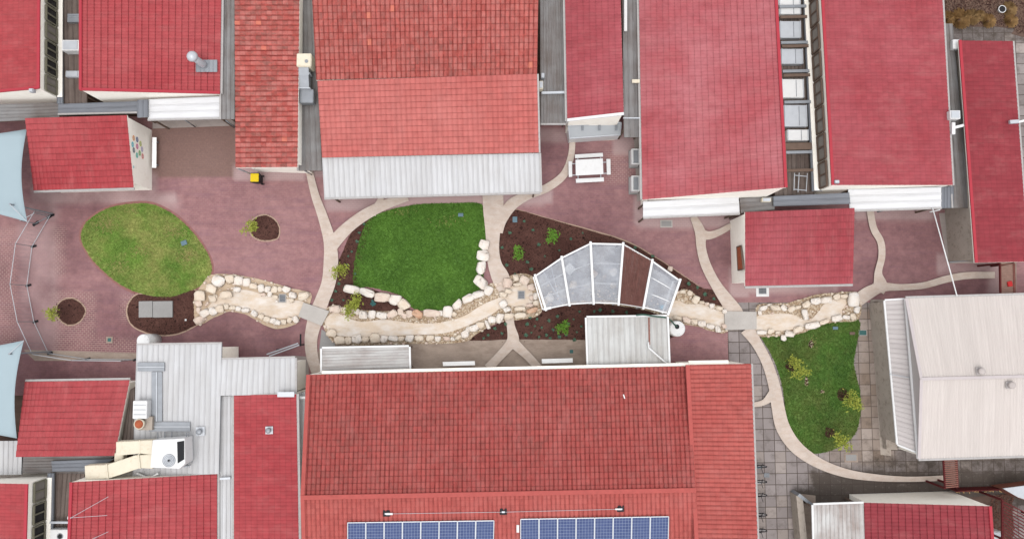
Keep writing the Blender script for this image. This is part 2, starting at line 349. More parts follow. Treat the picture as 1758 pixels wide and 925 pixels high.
M['orange'] = mat_plain('orange_panel', S(190, 104, 72), 0.7, 0.25, 6, dirt=S(120, 60, 50), dirt_amt=0.6)

def mat_glaze():
    b = NB('milky_clear_sheet', 0.25)
    b.color(b.mix(b.ramp(b.noise(1.2, detail=7, rough=0.75), [(0.35, 0), (0.7, 1)]), S(176, 182, 194), S(222, 228, 236)))
    tr = b.n('ShaderNodeBsdfTransparent'); mx = b.n('ShaderNodeMixShader')
    b.l(b.ramp(b.noise(0.9, detail=6, rough=0.7), [(0.3, 0.40), (0.7, 0.62)]), mx.inputs[0])
    b.l(tr.outputs[0], mx.inputs[1]); b.l(b.b.outputs[0], mx.inputs[2])
    b.l(mx.outputs[0], b.t.nodes['Material Output'].inputs[0]); return b.m
M['glaze'] = mat_glaze()
def mat_cells():
    b = NB('solar_cells', 0.55, spec=0.15)
    br = b.n('ShaderNodeTexBrick', Scale=1.0, Mortar_Size=0.035, Mortar_Smooth=0.2, Brick_Width=1.0, Row_Height=1.0); br.offset = 0
    b.l(b.co.outputs['UV'], br.inputs['Vector'])
    br.inputs['Color1'].default_value = S(58, 74, 122); br.inputs['Color2'].default_value = S(72, 88, 136); br.inputs['Mortar'].default_value = S(170, 184, 208)
    b.color(b.mix(b.math('MULTIPLY', b.noise(5, detail=4), 0.35), br.outputs['Color'], S(112, 124, 160))); return b.m
M['cells'] = mat_cells()

# ------------------------------------------------------------------ object helpers
def link(o, parent=None):
    COL.objects.link(o)
    if parent is not None:
        o.parent = parent
        o.matrix_parent_inverse = Matrix.Translation(parent.location).inverted() if parent.type == 'EMPTY' and not parent.parent else Matrix.Identity(4)
    return o
def tag(o, label=None, cat=None, group=None, kind=None):
    for k, v in (('label', label), ('category', cat), ('group', group), ('kind', kind)):
        if v: o[k] = v
    return o
def thing(name, label, cat, loc=(0, 0, 0), group=None):
    o = bpy.data.objects.new(name, None); o.empty_display_size = 0.3; COL.objects.link(o); o.location = loc
    return tag(o, label, cat, group)
def mesh(name, verts, faces, mat, parent=None, smooth=False, uvs=None, mats=None, fmat=None):
    me = bpy.data.meshes.new(name); me.from_pydata([tuple(v) for v in verts], [], faces)
    if mats:
        for m_ in mats: me.materials.append(m_)
    elif mat is not None: me.materials.append(M[mat] if isinstance(mat, str) else mat)
    if fmat: me.polygons.foreach_set('material_index', fmat)
    if uvs is not None:
        ul = me.uv_layers.new(name='uv'); li = [0]*len(me.loops); me.loops.foreach_get('vertex_index', li)
        flat = []
        for i in li: flat.extend(uvs[i])
        ul.data.foreach_set('uv', flat)
    if smooth: me.polygons.foreach_set('use_smooth', [True]*len(me.polygons))
    me.update()
    o = bpy.data.objects.new(name, me)
    link(o, parent); return o

class G:
    """collects boxes, bars and tubes for ONE mesh object"""
    def __init__(s): s.v = []; s.f = []; s.fm = []; s.mi = 0
    def add(s, vs_, fs_):
        b = len(s.v); s.v += [Vector(v) for v in vs_]; s.f += [tuple(i+b for i in f) for f in fs_]; s.fm += [s.mi]*len(fs_); return s
    def box(s, c, dx, dy, dz, ang=0.0):
        c = Vector(c); ca, sa = math.cos(ang), math.sin(ang); vs_ = []
        for z in (-1, 1):
            for x, y in ((-1, -1), (1, -1), (1, 1), (-1, 1)):
                X, Y = x*dx/2, y*dy/2; vs_.append(c+Vector((X*ca-Y*sa, X*sa+Y*ca, z*dz/2)))
        return s.add(vs_, [(3, 2, 1, 0), (4, 5, 6, 7), (0, 1, 5, 4), (1, 2, 6, 5), (2, 3, 7, 6), (3, 0, 4, 7)])
    def bar(s, a, b, w_, h_, up=Vector((0, 0, 1))):
        a, b = Vector(a), Vector(b); d = (b-a)
        if d.length < 1e-6: return s
        d.normalize()
        if abs(d.dot(up)) > 0.97: up = Vector((0, 1, 0))
        r = d.cross(up).normalized(); u = r.cross(d).normalized()
        vs_ = [p + r*x*w_/2 + u*y*h_/2 for p in (a, b) for x, y in ((-1, -1), (1, -1), (1, 1), (-1, 1))]
        return s.add(vs_, [(0, 1, 2, 3), (7, 6, 5, 4), (0, 4, 5, 1), (1, 5, 6, 2), (2, 6, 7, 3), (3, 7, 4, 0)])
    def tube(s, pts, r, n=8):
        pts = [Vector(p) for p in pts]; rings = []
        for i, p in enumerate(pts):
            d = (pts[min(i+1, len(pts)-1)]-pts[max(i-1, 0)]).normalized()
            up = Vector((0, 0, 1)) if abs(d.z) < 0.9 else Vector((1, 0, 0))
            a = d.cross(up).normalized(); b = a.cross(d)
            rr = r[i] if isinstance(r, (list, tuple)) else r
            rings.append([p+(a*math.cos(2*math.pi*k/n)+b*math.sin(2*math.pi*k/n))*rr for k in range(n)])
        vs_ = [v for q in rings for v in q]; fs_ = []
        for i in range(len(pts)-1):
            for k in range(n): fs_.append((i*n+k, i*n+(k+1) % n, (i+1)*n+(k+1) % n, (i+1)*n+k))
        fs_.append(tuple(range(n-1, -1, -1))); fs_.append(tuple((len(pts)-1)*n+k for k in range(n)))
        return s.add(vs_, fs_)
    def cyl(s, c, r0, r1, h_, n=20):
        c = Vector(c); vs_ = [c+Vector((r0*math.cos(2*math.pi*k/n), r0*math.sin(2*math.pi*k/n), 0)) for k in range(n)]
        vs_ += [c+Vector((r1*math.cos(2*math.pi*k/n), r1*math.sin(2*math.pi*k/n), h_)) for k in range(n)]
        return s.add(vs_, [(k, (k+1) % n, n+(k+1) % n, n+k) for k in range(n)]+[tuple(range(n-1, -1, -1)), tuple(n+k for k in range(n))])
    def dome(s, c, r, n=16, m=6, flat=1.0):
        c = Vector(c); vs_ = []; fs_ = []
        for j in range(m):
            a = j*math.pi/2/m
            vs_ += [c+Vector((r*math.cos(a)*math.cos(2*math.pi*k/n), r*math.cos(a)*math.sin(2*math.pi*k/n), r*flat*math.sin(a))) for k in range(n)]
        vs_.append(c+Vector((0, 0, r*flat)))
        for j in range(m-1):
            for k in range(n): fs_.append((j*n+k, j*n+(k+1) % n, (j+1)*n+(k+1) % n, (j+1)*n+k))
        for k in range(n): fs_.append(((m-1)*n+k, (m-1)*n+(k+1) % n, m*n))
        fs_.append(tuple(range(n-1, -1, -1)))
        return s.add(vs_, fs_)
    def torus(s, c, R_, r, ax, n=20, m=6):
        c = Vector(c); ax = Vector(ax).normalized(); a = ax.orthogonal().normalized(); b = ax.cross(a); vs_ = []
        for i in range(n):
            d = a*math.cos(2*math.pi*i/n)+b*math.sin(2*math.pi*i/n)
            for j in range(m): vs_.append(c+d*(R_+r*math.cos(2*math.pi*j/m))+ax*r*math.sin(2*math.pi*j/m))
        return s.add(vs_, [(i*m+j, ((i+1) % n)*m+j, ((i+1) % n)*m+(j+1) % m, i*m+(j+1) % m) for i in range(n) for j in range(m)])
    def prism(s, pts, z0, z1):
        n = len(pts); a = [Vector((p[0], p[1], z0)) for p in pts]; b = [Vector((p[0], p[1], z1)) for p in pts]
        return s.add(a+b, [(k, (k+1) % n, n+(k+1) % n, n+k) for k in range(n)]+[tuple(range(n-1, -1, -1)), tuple(n+k for k in range(n))])
    def build(s, name, mat, parent=None, smooth=False, mats=None, bevel=0.0):
        o = mesh(name, s.v, s.f, mat, parent, smooth, mats=mats, fmat=s.fm if mats else None)
        bm = bmesh.new(); bm.from_mesh(o.data); bmesh.ops.recalc_face_normals(bm, faces=bm.faces)
        if bevel: bmesh.ops.bevel(bm, geom=bm.edges[:], offset=bevel, segments=2, affect='EDGES', clamp_overlap=True)
        bm.to_mesh(o.data); bm.free(); return o

def spline(pts, n=6, closed=True):
    out = []; N = len(pts)
    rng = range(N) if closed else range(N-1)
    for i in rng:
        g = (lambda k: pts[k % N]) if closed else (lambda k: pts[max(0, min(N-1, k))])
        p0, p1, p2, p3 = g(i-1), g(i), g(i+1), g(i+2)
        for j in range(n):
            t = j/n
            out.append(tuple(0.5*((2*b)+(-a+c)*t+(2*a-5*b+4*c-d)*t*t+(-a+3*b-3*c+d)*t**3) for a, b, c, d in zip(p0, p1, p2, p3)))
    if not closed: out.append(tuple(float(x) for x in pts[-1]))
    return out
def world_poly(pix, z, n=6, closed_spline=True, jit=0.0):
    q = spline(pix, n) if closed_spline else pix
    out = []
    for p in q:
        v = P(p[0], p[1], z)
        if jit: v += Vector((random.uniform(-jit, jit), random.uniform(-jit, jit), 0))
        out.append(v)
    return out
def flat(name, pix, z, mat, n=6, smooth_edge=True, jit=0.0, kind='structure', thick=0.03, parent=None):
    """a ground sheet with a small real edge"""
    w_ = world_poly(pix, z, n, smooth_edge, jit)
    tri = mgeo.tessellate_polygon([w_]); N = len(w_)
    vs_ = w_+[v-Vector((0, 0, thick)) for v in w_]
    fs_ = []
    for t in tri:
        a, b, c = (vs_[i] for i in t)
        fs_.append(tuple(t) if (b-a).cross(c-a).z > 0 else tuple(reversed(t)))
    fs_ += [(k, (k+1) % N, N+(k+1) % N, N+k) for k in range(N)]
    o = mesh(name, vs_, fs_, mat, parent)
    if kind: o['kind'] = kind
    return o, w_
def inside(p, poly):
    x, y = p[0], p[1]; c = False; j = len(poly)-1
    for i in range(len(poly)):
        a, b = poly[i], poly[j]
        if (a[1] > y) != (b[1] > y) and x < (b[0]-a[0])*(y-a[1])/(b[1]-a[1])+a[0]: c = not c
        j = i
    return c
def scatter(poly, n_per_m2, rnd, avoid=()):
    xs = [p[0] for p in poly]; ys = [p[1] for p in poly]
    x0, x1, y0, y1 = min(xs), max(xs), min(ys), max(ys)
    for _ in range(int((x1-x0)*(y1-y0)*n_per_m2)):
        p = (rnd.uniform(x0, x1), rnd.uniform(y0, y1))
        if inside(p, poly) and not any(inside(p, q) for q in avoid): yield p

# ------------------------------------------------------------------ roof sheets with real tile courses / ribs
def sheet(name, A, B, C_, D, mat, kind='tile', pu=0.2, pv=0.36, amp=0.022, parent=None, swap=False):
    """A,B the high edge; D,C the low edge; profile runs A->B, courses run A->D."""
    A, B, C_, D = (Vector(q) for q in (A, B, C_, D))
    U = ((B-A).length+(C_-D).length)/2; V = ((D-A).length+(C_-B).length)/2
    nrm = (B-A).cross(D-A); nrm = nrm.normalized() if nrm.z > 0 else -nrm.normalized()
    nu = max(2, round(U/pu)); us = []
    if kind == 'tile': prof = [(0.0, 0.0), (0.25, 0.8), (0.5, 1.0), (0.75, 0.75)]
    elif kind == 'pan': prof = [(0.0, 0.0), (0.14, 0.1), (0.34, 1.3), (0.62, 1.9), (0.86, 1.2)]
    elif kind == 'rib': prof = [(0.0, 1.0), (0.10, 1.0), (0.16, 0.0), (0.84, 0.0), (0.90, 1.0)]
    else: prof = [(0.0, 0.0), (0.17, 0.25), (0.33, 0.75), (0.5, 1.0), (0.67, 0.75), (0.83, 0.25)]
    for i in range(nu):
        for q, hh in prof: us.append((i+q, hh))
    us.append((nu, prof[0][1]))
    vs_ = []
    if kind in ('tile', 'pan'):
        nv = max(2, round(V/pv))
        for j in range(nv):
            vs_ += [(j+0.0, 0.0), (j+0.5, 0.55), (j+0.97, 1.0)]
        vs_.append((nv, 0.0))
    else:
        nv = V; k = max(2, int(V/1.0)); vs_ = [(V*j/k, 0.0) for j in range(k+1)]
    verts, uvs = [], []
    step = 0.035 if kind in ('tile', 'pan') else 0
    for v, hv in vs_:
        t = v/nv; a = A.lerp(D, t); b = B.lerp(C_, t)
        for u, hu in us:
            p = a.lerp(b, u/nu)
            verts.append(p+nrm*(hu*amp+hv*step)); uvs.append((u, v))
    n = len(us); faces = [(j*n+i, j*n+i+1, (j+1)*n+i+1, (j+1)*n+i) for j in range(len(vs_)-1) for i in range(n-1)]
    a, b, c = verts[faces[0][0]], verts[faces[0][1]], verts[faces[0][2]]
    if (b-a).cross(c-a).dot(nrm) < 0 and abs((b-a).cross(c-a).dot(nrm)) > 1e-12: faces = [tuple(reversed(f)) for f in faces]
    return mesh(name, verts, faces, mat, parent, False, uvs)
def corners(q): return [P(*c) for c in q]
ORD = {'R': (0, 3, 2, 1), 'L': (1, 2, 3, 0), 'D': (0, 1, 2, 3), 'U': (3, 2, 1, 0)}
def bil(c, s, t):
    return c[0].lerp(c[1], s).lerp(c[3].lerp(c[2], s), t)
def wall_under(c, over, mat, parent, drop=0.06, name='wall', zb=0.0):
    """hollow block of walls under the roof quad c (TL,TR,BR,BL), set in by over = l,r,t,b metres"""
    wx = ((c[1]-c[0]).length+(c[2]-c[3]).length)/2; wy = ((c[3]-c[0]).length+(c[2]-c[1]).length)/2
    l, r, t, b = over; s0, s1, t0, t1 = l/wx, 1-r/wx, t/wy, 1-b/wy
    q = [bil(c, s0, t0), bil(c, s1, t0), bil(c, s1, t1), bil(c, s0, t1)]
    top = [v-Vector((0, 0, drop)) for v in q]; bot = [Vector((v.x, v.y, zb)) for v in q]
    g = G(); g.add(bot+top, [(0, 1, 5, 4), (1, 2, 6, 5), (2, 3, 7, 6), (3, 0, 4, 7), (4, 5, 6, 7), (3, 2, 1, 0)])
    g.build(name, mat, parent); return q
def edge_bars(c, edges, mat, parent, name, w_=0.12, h_=0.14, dz=-0.02, out=0.0):
    idx = {'T': (0, 1), 'R': (1, 2), 'B': (2, 3), 'L': (3, 0)}
    cen = (c[0]+c[1]+c[2]+c[3])/4
    for e in edges:
        a, b = (c[i] for i in idx[e]); m = (a+b)/2; d = (b-a).normalized(); o = Vector((d.y, -d.x, 0))
        if o.dot(m-cen) < 0: o = -o
        o.normalize(); off = o*out+Vector((0, 0, dz))
        G().bar(a+off, b+off, w_, h_).build(name, mat, parent)
# ================================================================== GROUND
mesh('ground', [(-400, -400, -0.06), (400, -400, -0.06), (400, 400, -0.06), (-400, 400, -0.06)], [(0, 1, 2, 3)], 'soil')['kind'] = 'structure'

WETS = [(200, 560, 100), (120, 450, 55), (110, 400, 45), (0, 480, 70), (90, 500, 40), (330, 620, 90), (390, 560, 60), (150, 350, 60), (195, 545, 75), (300, 590, 80), (420, 590, 90), (10, 470, 60), (120, 640, 120), (20, 600, 60), (470, 575, 60), (1560, 430, 90), (1660, 500, 80), (1500, 470, 50), (950, 265, 60), (640, 375, 40),
        (1010, 380, 70), (1200, 600, 70), (1100, 470, 60), (1230, 440, 40), (250, 325, 40), (0, 220, 80), (60, 360, 40), (1420, 510, 50), (40, 540, 50)]
def wetness(v):
    px, py = unproj(v); m = 0.12
    for x, y, r in WETS:
        d = math.hypot((px-x), (py-y)*1.15)/r
        if d < 1.3: m = max(m, min(1.0, 1.3-d)*0.95)
    return m
def tone_sheet(name, pix, z, mat, fn, step=0.22):
    w_ = [P(p[0], p[1], z) for p in pix]
    x0, x1 = min(v.x for v in w_), max(v.x for v in w_); y0, y1 = min(v.y for v in w_), max(v.y for v in w_)
    nx, ny = int((x1-x0)/step), int((y1-y0)/step); vs_ = []; cols = []
    for j in range(ny+1):
        for i in range(nx+1):
            s, t = i/nx, j/ny
            p = w_[0].lerp(w_[1], s).lerp(w_[3].lerp(w_[2], s), t); vs_.append(p)
    fs_ = [(j*(nx+1)+i, (j+1)*(nx+1)+i, (j+1)*(nx+1)+i+1, j*(nx+1)+i+1) for j in range(ny) for i in range(nx)]
    a, b, c = vs_[fs_[0][0]], vs_[fs_[0][1]], vs_[fs_[0][2]]
    if (b-a).cross(c-a).z < 0: fs_ = [tuple(reversed(f)) for f in fs_]
    o = mesh(name, vs_, fs_, mat); o['kind'] = 'structure'
    ca = o.data.color_attributes.new('tone', 'FLOAT_COLOR', 'POINT'); flat_ = []
    for v in vs_:
        r, g, b = fn(v); flat_ += [r, g, b, 1]
    ca.data.foreach_set('color', flat_)
    wa = o.data.attributes.new('wet', 'FLOAT', 'POINT'); wa.data.foreach_set('value', [wetness(v) for v in vs_]); return o
def unproj(v):
    d = v-Vector((0, 0, H))
    # camera axes: right x, up (0,CT,ST), forward (0,ST,-CT)
    u = d.y*CT+d.z*ST; f_ = d.y*ST-d.z*CT
    return 879+F*d.x/f_, 462.5-F*u/f_
def soft_box(px, py, b, s=4.0):
    x0, y0, x1, y1 = b
    dx = max(x0-px, 0, px-x1); dy = max(y0-py, 0, py-y1)
    return max(0.0, 1-math.hypot(dx, dy)/s)
DRY = [(58, 326, 262, 346), (255, 300, 265, 345), (535, 290, 560, 300), (560, 334, 700, 358), (700, 336, 930, 349), (405, 288, 520, 306),
       (1092, 336, 1106, 382), (1100, 372, 1275, 388), (1256, 462, 1282, 506), (1280, 488, 1435, 500), (1470, 360, 1600, 374),
       (1612, 440, 1640, 468), (1620, 455, 1722, 468), (930, 325, 945, 345), (1056, 236, 1092, 262), (928, 225, 972, 242), (265, 335, 300, 346), (1700, 450, 1718, 510)]
PALEB = [(40, 390, 92, 600), (50, 350, 92, 372), (262, 345, 300, 352)]
JOINT = [(95, 395, 108, 470), (95, 505, 160, 610), (212, 510, 232, 545), (1045, 262, 1085, 310), (1150, 575, 1250, 620), (1265, 525, 1300, 545), (700, 337, 830, 350), (150, 585, 230, 612), (-20, 395, 24, 600)]
def pave_tone(v):
    px, py = unproj(v)
    d = max(soft_box(px, py, b, 7) for b in DRY)*0.9
    d = max(d, 0.55*max(soft_box(px, py, b, 16) for b in PALEB))
    j = max(soft_box(px, py, b, 14) for b in JOINT)
    br = soft_box(px, py, (262, 205, 404, 302), 3)
    return d, j, br
tone_sheet('paving', [(-60, 200), (1262, 200), (1262, 660), (-60, 680)], 0.0, mat_paving(), pave_tone)
tone_sheet('paving', [(1258, 350), (1800, 350), (1800, 520), (1258, 545)], 0.004, bpy.data.materials['brick_paving'], pave_tone)
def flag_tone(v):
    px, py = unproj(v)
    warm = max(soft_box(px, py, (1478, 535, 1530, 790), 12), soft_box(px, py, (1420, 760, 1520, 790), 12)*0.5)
    darker = max(soft_box(px, py, (1400, 815, 1800, 860), 20), soft_box(px, py, (1500, 790, 1800, 830), 25)*0.6, soft_box(px, py, (1370, 845, 1400, 925), 12), soft_box(px, py, (1600, 0, 1800, 70), 10)*0.6)  # flagstones turn darker inside these boxes
    return warm, darker, 0
flagm = mat_flags()
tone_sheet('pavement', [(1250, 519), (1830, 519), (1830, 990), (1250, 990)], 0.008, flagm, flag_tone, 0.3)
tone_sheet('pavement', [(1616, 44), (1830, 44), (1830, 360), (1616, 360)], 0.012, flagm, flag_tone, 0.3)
flat('concrete_apron', [(552, 582), (1010, 580), (1150, 575), (1152, 650), (535, 650)], 0.012, 'apron', smooth_edge=False)
flat('brick_pad', [(1147, 560), (1200, 556), (1248, 572), (1252, 640), (1147, 640)], 0.016, bpy.data.materials['brick_paving'], smooth_edge=False)
flat('concrete_slab', [(1612, 366), (1680, 362), (1690, 452), (1626, 452)], 0.016, 'cleanslab', smooth_edge=False)
flat('concrete_slab', [(1088, 232), (1104, 232), (1106, 345), (1094, 345)], 0.014, 'cleanslab', smooth_edge=False)
flat('concrete_slab', [(262, 200), (403, 200), (403, 216), (262, 221)], 0.014, 'cleanslab', smooth_edge=False)
flat('concrete_slab', [(982, 236), (1055, 234), (1055, 241), (982, 243)], 0.012, 'path', smooth_edge=False)
flat('concrete_slab', [(40, 600), (240, 606), (240, 619), (60, 619)], 0.012, 'apron', smooth_edge=False)
flat('concrete_slab', [(552, 565), (575, 580), (575, 600), (548, 600)], 0.020, 'greyslab', smooth_edge=False)
flat('concrete_slab', [(500, 610), (530, 612), (530, 668), (500, 672)], 0.016, 'cleanslab', smooth_edge=False)
flat('concrete_slab', [(1366, 846), (1400, 850), (1404, 990), (1378, 990)], 0.014, 'apron', smooth_edge=False)
flat('concrete_slab', [(1494, 514), (1520, 514), (1530, 782), (1512, 780)], 0.012, 'stainwall', smooth_edge=False)
flat('concrete_slab', [(1716, 506), (1745, 506), (1745, 448), (1716, 448)], 0.014, 'apron', smooth_edge=False)
flat('concrete_slab', [(248, 576), (276, 576), (276, 596), (248, 596)], 0.016, 'greyslab', smooth_edge=False)
flat('garden_soil', [(1600, -40), (1830, -40), (1830, 62), (1742, 60), (1736, 48), (1640, 46), (1618, 40)], 0.03, 'soil', jit=0.04)
flat('garden_soil', [(1636, 856), (1738, 846), (1740, 990), (1700, 990)], 0.018, 'soil', smooth_edge=False)

# ---- lawns, beds, creek
LAWN_W = [(139, 405), (150, 380), (185, 358), (225, 350), (262, 351), (300, 370), (330, 398), (350, 425), (362, 450), (361, 472), (345, 490), (318, 502), (285, 510), (240, 503), (205, 487), (170, 458), (148, 430)]
LAWN_M = [(608, 495), (609, 450), (618, 410), (633, 378), (665, 362), (710, 352), (770, 349), (823, 349), (829, 365), (837, 408), (835, 440), (830, 470), (828, 490), (812, 508), (790, 522), (765, 535), (735, 533), (710, 530), (690, 508), (650, 496), (625, 492)]
LAWN_E = [(1305, 572), (1340, 578), (1375, 572), (1405, 560), (1440, 550), (1475, 550), (1471, 590), (1466, 625), (1475, 665), (1478, 700), (1470, 740), (1450, 762), (1415, 776), (1390, 776), (1365, 755), (1350, 725), (1347, 690), (1340, 650), (1325, 610)]
def grow(pix, k):
    cx = sum(p[0] for p in pix)/len(pix); cy = sum(p[1] for p in pix)/len(pix)
    return [(p[0]+(p[0]-cx)/math.hypot(p[0]-cx, p[1]-cy)*k, p[1]+(p[1]-cy)/math.hypot(p[0]-cx, p[1]-cy)*k) for p in pix]
flat('lawn_edging', grow(LAWN_W, 4), 0.012, mat_plain('edging_brick', S(164, 116, 110), 0.8, 0.15, 6))
_, LW = flat('lawn_ground', LAWN_W, 0.03, 'grass_dry', jit=0.01)
_, LM = flat('lawn_ground', LAWN_M, 0.03, 'grass', jit=0.01)
_, LE = flat('lawn_ground', LAWN_E, 0.03, 'grass_r', jit=0.01)
BED = {
 'a': [(564, 528), (568, 490), (575, 460), (587, 435), (603, 400), (622, 380), (640, 372), (630, 410), (620, 450), (617, 488), (650, 500), (690, 520), (712, 540), (700, 546), (600, 548), (572, 540)],
 'b': [(858, 478), (853, 440), (854, 410), (862, 380), (873, 361), (895, 362), (950, 378), (1010, 395), (1075, 415), (1130, 445), (1180, 478), (1205, 494), (1228, 500), (1246, 530), (1230, 545), (1160, 520), (1000, 500), (900, 500), (872, 492)],
 'c': [(800, 583), (850, 558), (880, 540), (925, 532), (1000, 520), (1100, 522), (1150, 530), (1160, 548), (1147, 582), (1007, 583), (900, 582)],
 'd': [(238, 505), (222, 520), (219, 540), (230, 560), (262, 573), (300, 573), (332, 560), (348, 545), (345, 510), (330, 498), (300, 508), (268, 509)],
 'e': [(430, 385), (440, 374), (455, 370), (470, 377), (478, 390), (477, 406), (464, 412), (446, 411), (432, 402)],
 'f': [(100, 523), (112, 514), (128, 514), (142, 525), (145, 537), (135, 552), (118, 557), (104, 549), (98, 537)],
}
RIM = mat_plain('pale_bed_rim', S(196, 168, 148), 0.85, 0.15, 6)
BW = {}
for i, (k, pix) in enumerate(BED.items()):
    if k in 'bdef': flat('bed_rim', grow(pix, 2.5), 0.013+0.001*i, RIM, thick=0.01)
    _, BW[k] = flat('garden_bed', pix, 0.026+0.004*i, 'mulch', jit=0.015)
CREEK = {
 'w': [(333, 512), (345, 490), (362, 472), (400, 471), (450, 480), (500, 495), (532, 502), (532, 522), (518, 540), (508, 556), (475, 564), (450, 556), (425, 541), (395, 535), (368, 545), (340, 558), (334, 545), (333, 530)],
 'm': [(552, 540), (570, 524), (590, 527), (640, 533), (700, 534), (760, 532), (800, 512), (835, 490), (860, 480), (885, 470), (910, 472), (926, 488), (930, 535), (900, 548), (860, 552), (820, 572), (790, 588), (700, 590), (590, 592), (562, 575)],
 'e': [(1158, 500), (1175, 496), (1190, 503), (1205, 518), (1225, 522), (1248, 532), (1250, 566), (1232, 571), (1190, 559), (1140, 556), (1130, 540), (1100, 530), (1060, 525), (1000, 518), (925, 530), (922, 495), (1010, 485), (1100, 500)],
 'x': [(1298, 530), (1310, 521), (1350, 520), (1400, 506), (1440, 502), (1475, 502), (1479, 530), (1470, 550), (1430, 553), (1400, 562), (1375, 572), (1340, 576), (1298, 574)],
}
CHAN = {
 'w': [(352, 538), (360, 524), (372, 512), (392, 500), (425, 498), (460, 508), (500, 514), (524, 520), (516, 540), (500, 545), (470, 545), (440, 536), (415, 528), (390, 524), (370, 532)],
 'm': [(558, 550), (575, 535), (590, 542), (620, 552), (660, 548), (690, 552), (740, 555), (790, 545), (830, 522), (862, 508), (866, 495), (885, 486), (905, 490), (915, 505), (912, 522), (890, 527), (868, 524), (840, 542), (800, 560), (760, 572), (700, 575), (600, 578), (566, 568)],
 'e': [(1160, 516), (1180, 522), (1205, 522), (1230, 532), (1248, 538), (1248, 560), (1225, 558), (1190, 550), (1150, 548), (1140, 530)],
 'x': [(1298, 545), (1312, 540), (1340, 538), (1362, 540), (1378, 548), (1392, 548), (1405, 535), (1415, 522), (1432, 514), (1448, 512), (1453, 522), (1446, 532), (1444, 543), (1425, 548), (1405, 553), (1375, 562), (1340, 568), (1298, 566)],
}
CW, CHW = {}, {}
for i, k in enumerate('wmex'):
    _, CW[k] = flat('creek_bed', CREEK[k], 0.052+0.004*i, 'mortar_bed' if k == 'w' else 'gravel', jit=0.02)
    _, CHW[k] = flat('creek_channel', CHAN[k], 0.072+0.004*i, 'channel', n=8)

# ---- cream concrete paths
def path(pts, z, name='path', mat='path'):
    q = spline(pts, 8, closed=False); L, Rr = [], []
    for i, p in enumerate(q):
        a = q[max(i-1, 0)]; b = q[min(i+1, len(q)-1)]; dx, dy = b[0]-a[0], b[1]-a[1]; l_ = math.hypot(dx, dy) or 1
        nx, ny = -dy/l_*p[2]/2, dx/l_*p[2]/2
        L.append(P(p[0]+nx, p[1]+ny, z)); Rr.append(P(p[0]-nx, p[1]-ny, z))
    n = len(L); dn = Vector((0, 0, 0.03)); vs_ = L+Rr+[v-dn for v in L]+[v-dn for v in Rr]
    fs_ = []
    for i in range(n-1): fs_ += [(i, i+1, n+i+1, n+i), (i, 2*n+i, 2*n+i+1, i+1), (n+i, n+i+1, 3*n+i+1, 3*n+i)]
    if (vs_[1]-vs_[0]).cross(vs_[n]-vs_[0]).z < 0: fs_ = [tuple(reversed(f)) for f in fs_]
    o = mesh(name, vs_, fs_, mat); o['kind'] = 'structure'
PATHS = [
 [(531, 294, 12), (541, 335, 14), (555, 375, 17), (566, 415, 21), (568, 450, 25), (564, 485, 24), (553, 515, 24), (543, 540, 26)],
 [(541, 548, 26), (534, 580, 22), (536, 612, 20), (546, 645, 18)],
 [(567, 425, 22), (580, 408, 22), (600, 388, 20), (628, 368, 19), (660, 352, 17), (700, 338, 14)],
 [(656, 336, 9), (649, 352, 12), (638, 366, 16)],
 [(846, 330, 36), (847, 365, 34), (846, 400, 25), (846, 430, 22), (850, 455, 24), (860, 478, 30), (866, 498, 20)],
 [(983, 240, 10), (980, 270, 11), (968, 300, 13), (940, 322, 14), (905, 336, 15), (878, 352, 20), (862, 378, 16), (858, 400, 10)],
 [(874, 545, 16), (877, 560, 14), (881, 580, 20), (878, 592, 22)],
 [(883, 582, 20), (870, 598, 16), (855, 614, 15), (838, 632, 16)],
 [(876, 582, 20), (892, 598, 16), (907, 612, 14), (925, 632, 14)],
 [(1190, 372, 11), (1202, 398, 18), (1204, 425, 16), (1212, 455, 17), (1230, 490, 18), (1258, 530, 26), (1262, 540, 30)],
 [(1256, 387, 10), (1236, 398, 11), (1218, 404, 14), (1204, 402, 18)],
 [(1494, 362, 12), (1500, 392, 12), (1512, 415, 12), (1514, 440, 12), (1508, 468, 13), (1511, 488, 24), (1506, 498, 26)],
 [(1472, 516, 22), (1492, 502, 22), (1515, 493, 16), (1545, 493, 11), (1585, 490, 11), (1625, 479, 12), (1660, 473, 12), (1708, 472, 11)],
 [(1282, 564, 24), (1300, 590, 18), (1318, 625, 18), (1330, 665, 20), (1336, 700, 22), (1345, 735, 24), (1368, 768, 22), (1405, 794, 18), (1450, 811, 15), (1500, 819, 12), (1560, 822, 9), (1622, 820, 9)],
 [(1292, 695, 8), (1312, 690, 10), (1328, 676, 18), (1336, 668, 14)],
]
for i, p in enumerate(PATHS): path(p, 0.080+0.004*i)
# slab footbridges
def slab_bridge(pix, label):
    o, _ = flat('footbridge', pix, 0.20, 'bridge', smooth_edge=False, kind=None, thick=0.12); tag(o, label, 'footbridge', 'slab footbridges over the creek')
slab_bridge([(521, 519), (565, 534), (552, 559), (512, 543)], 'pale concrete slab footbridge laid askew between the western and middle creek beds')
slab_bridge([(1244, 534), (1299, 535), (1299, 565), (1245, 566)], 'square pale concrete slab footbridge beside the narrow eastern creek bed')

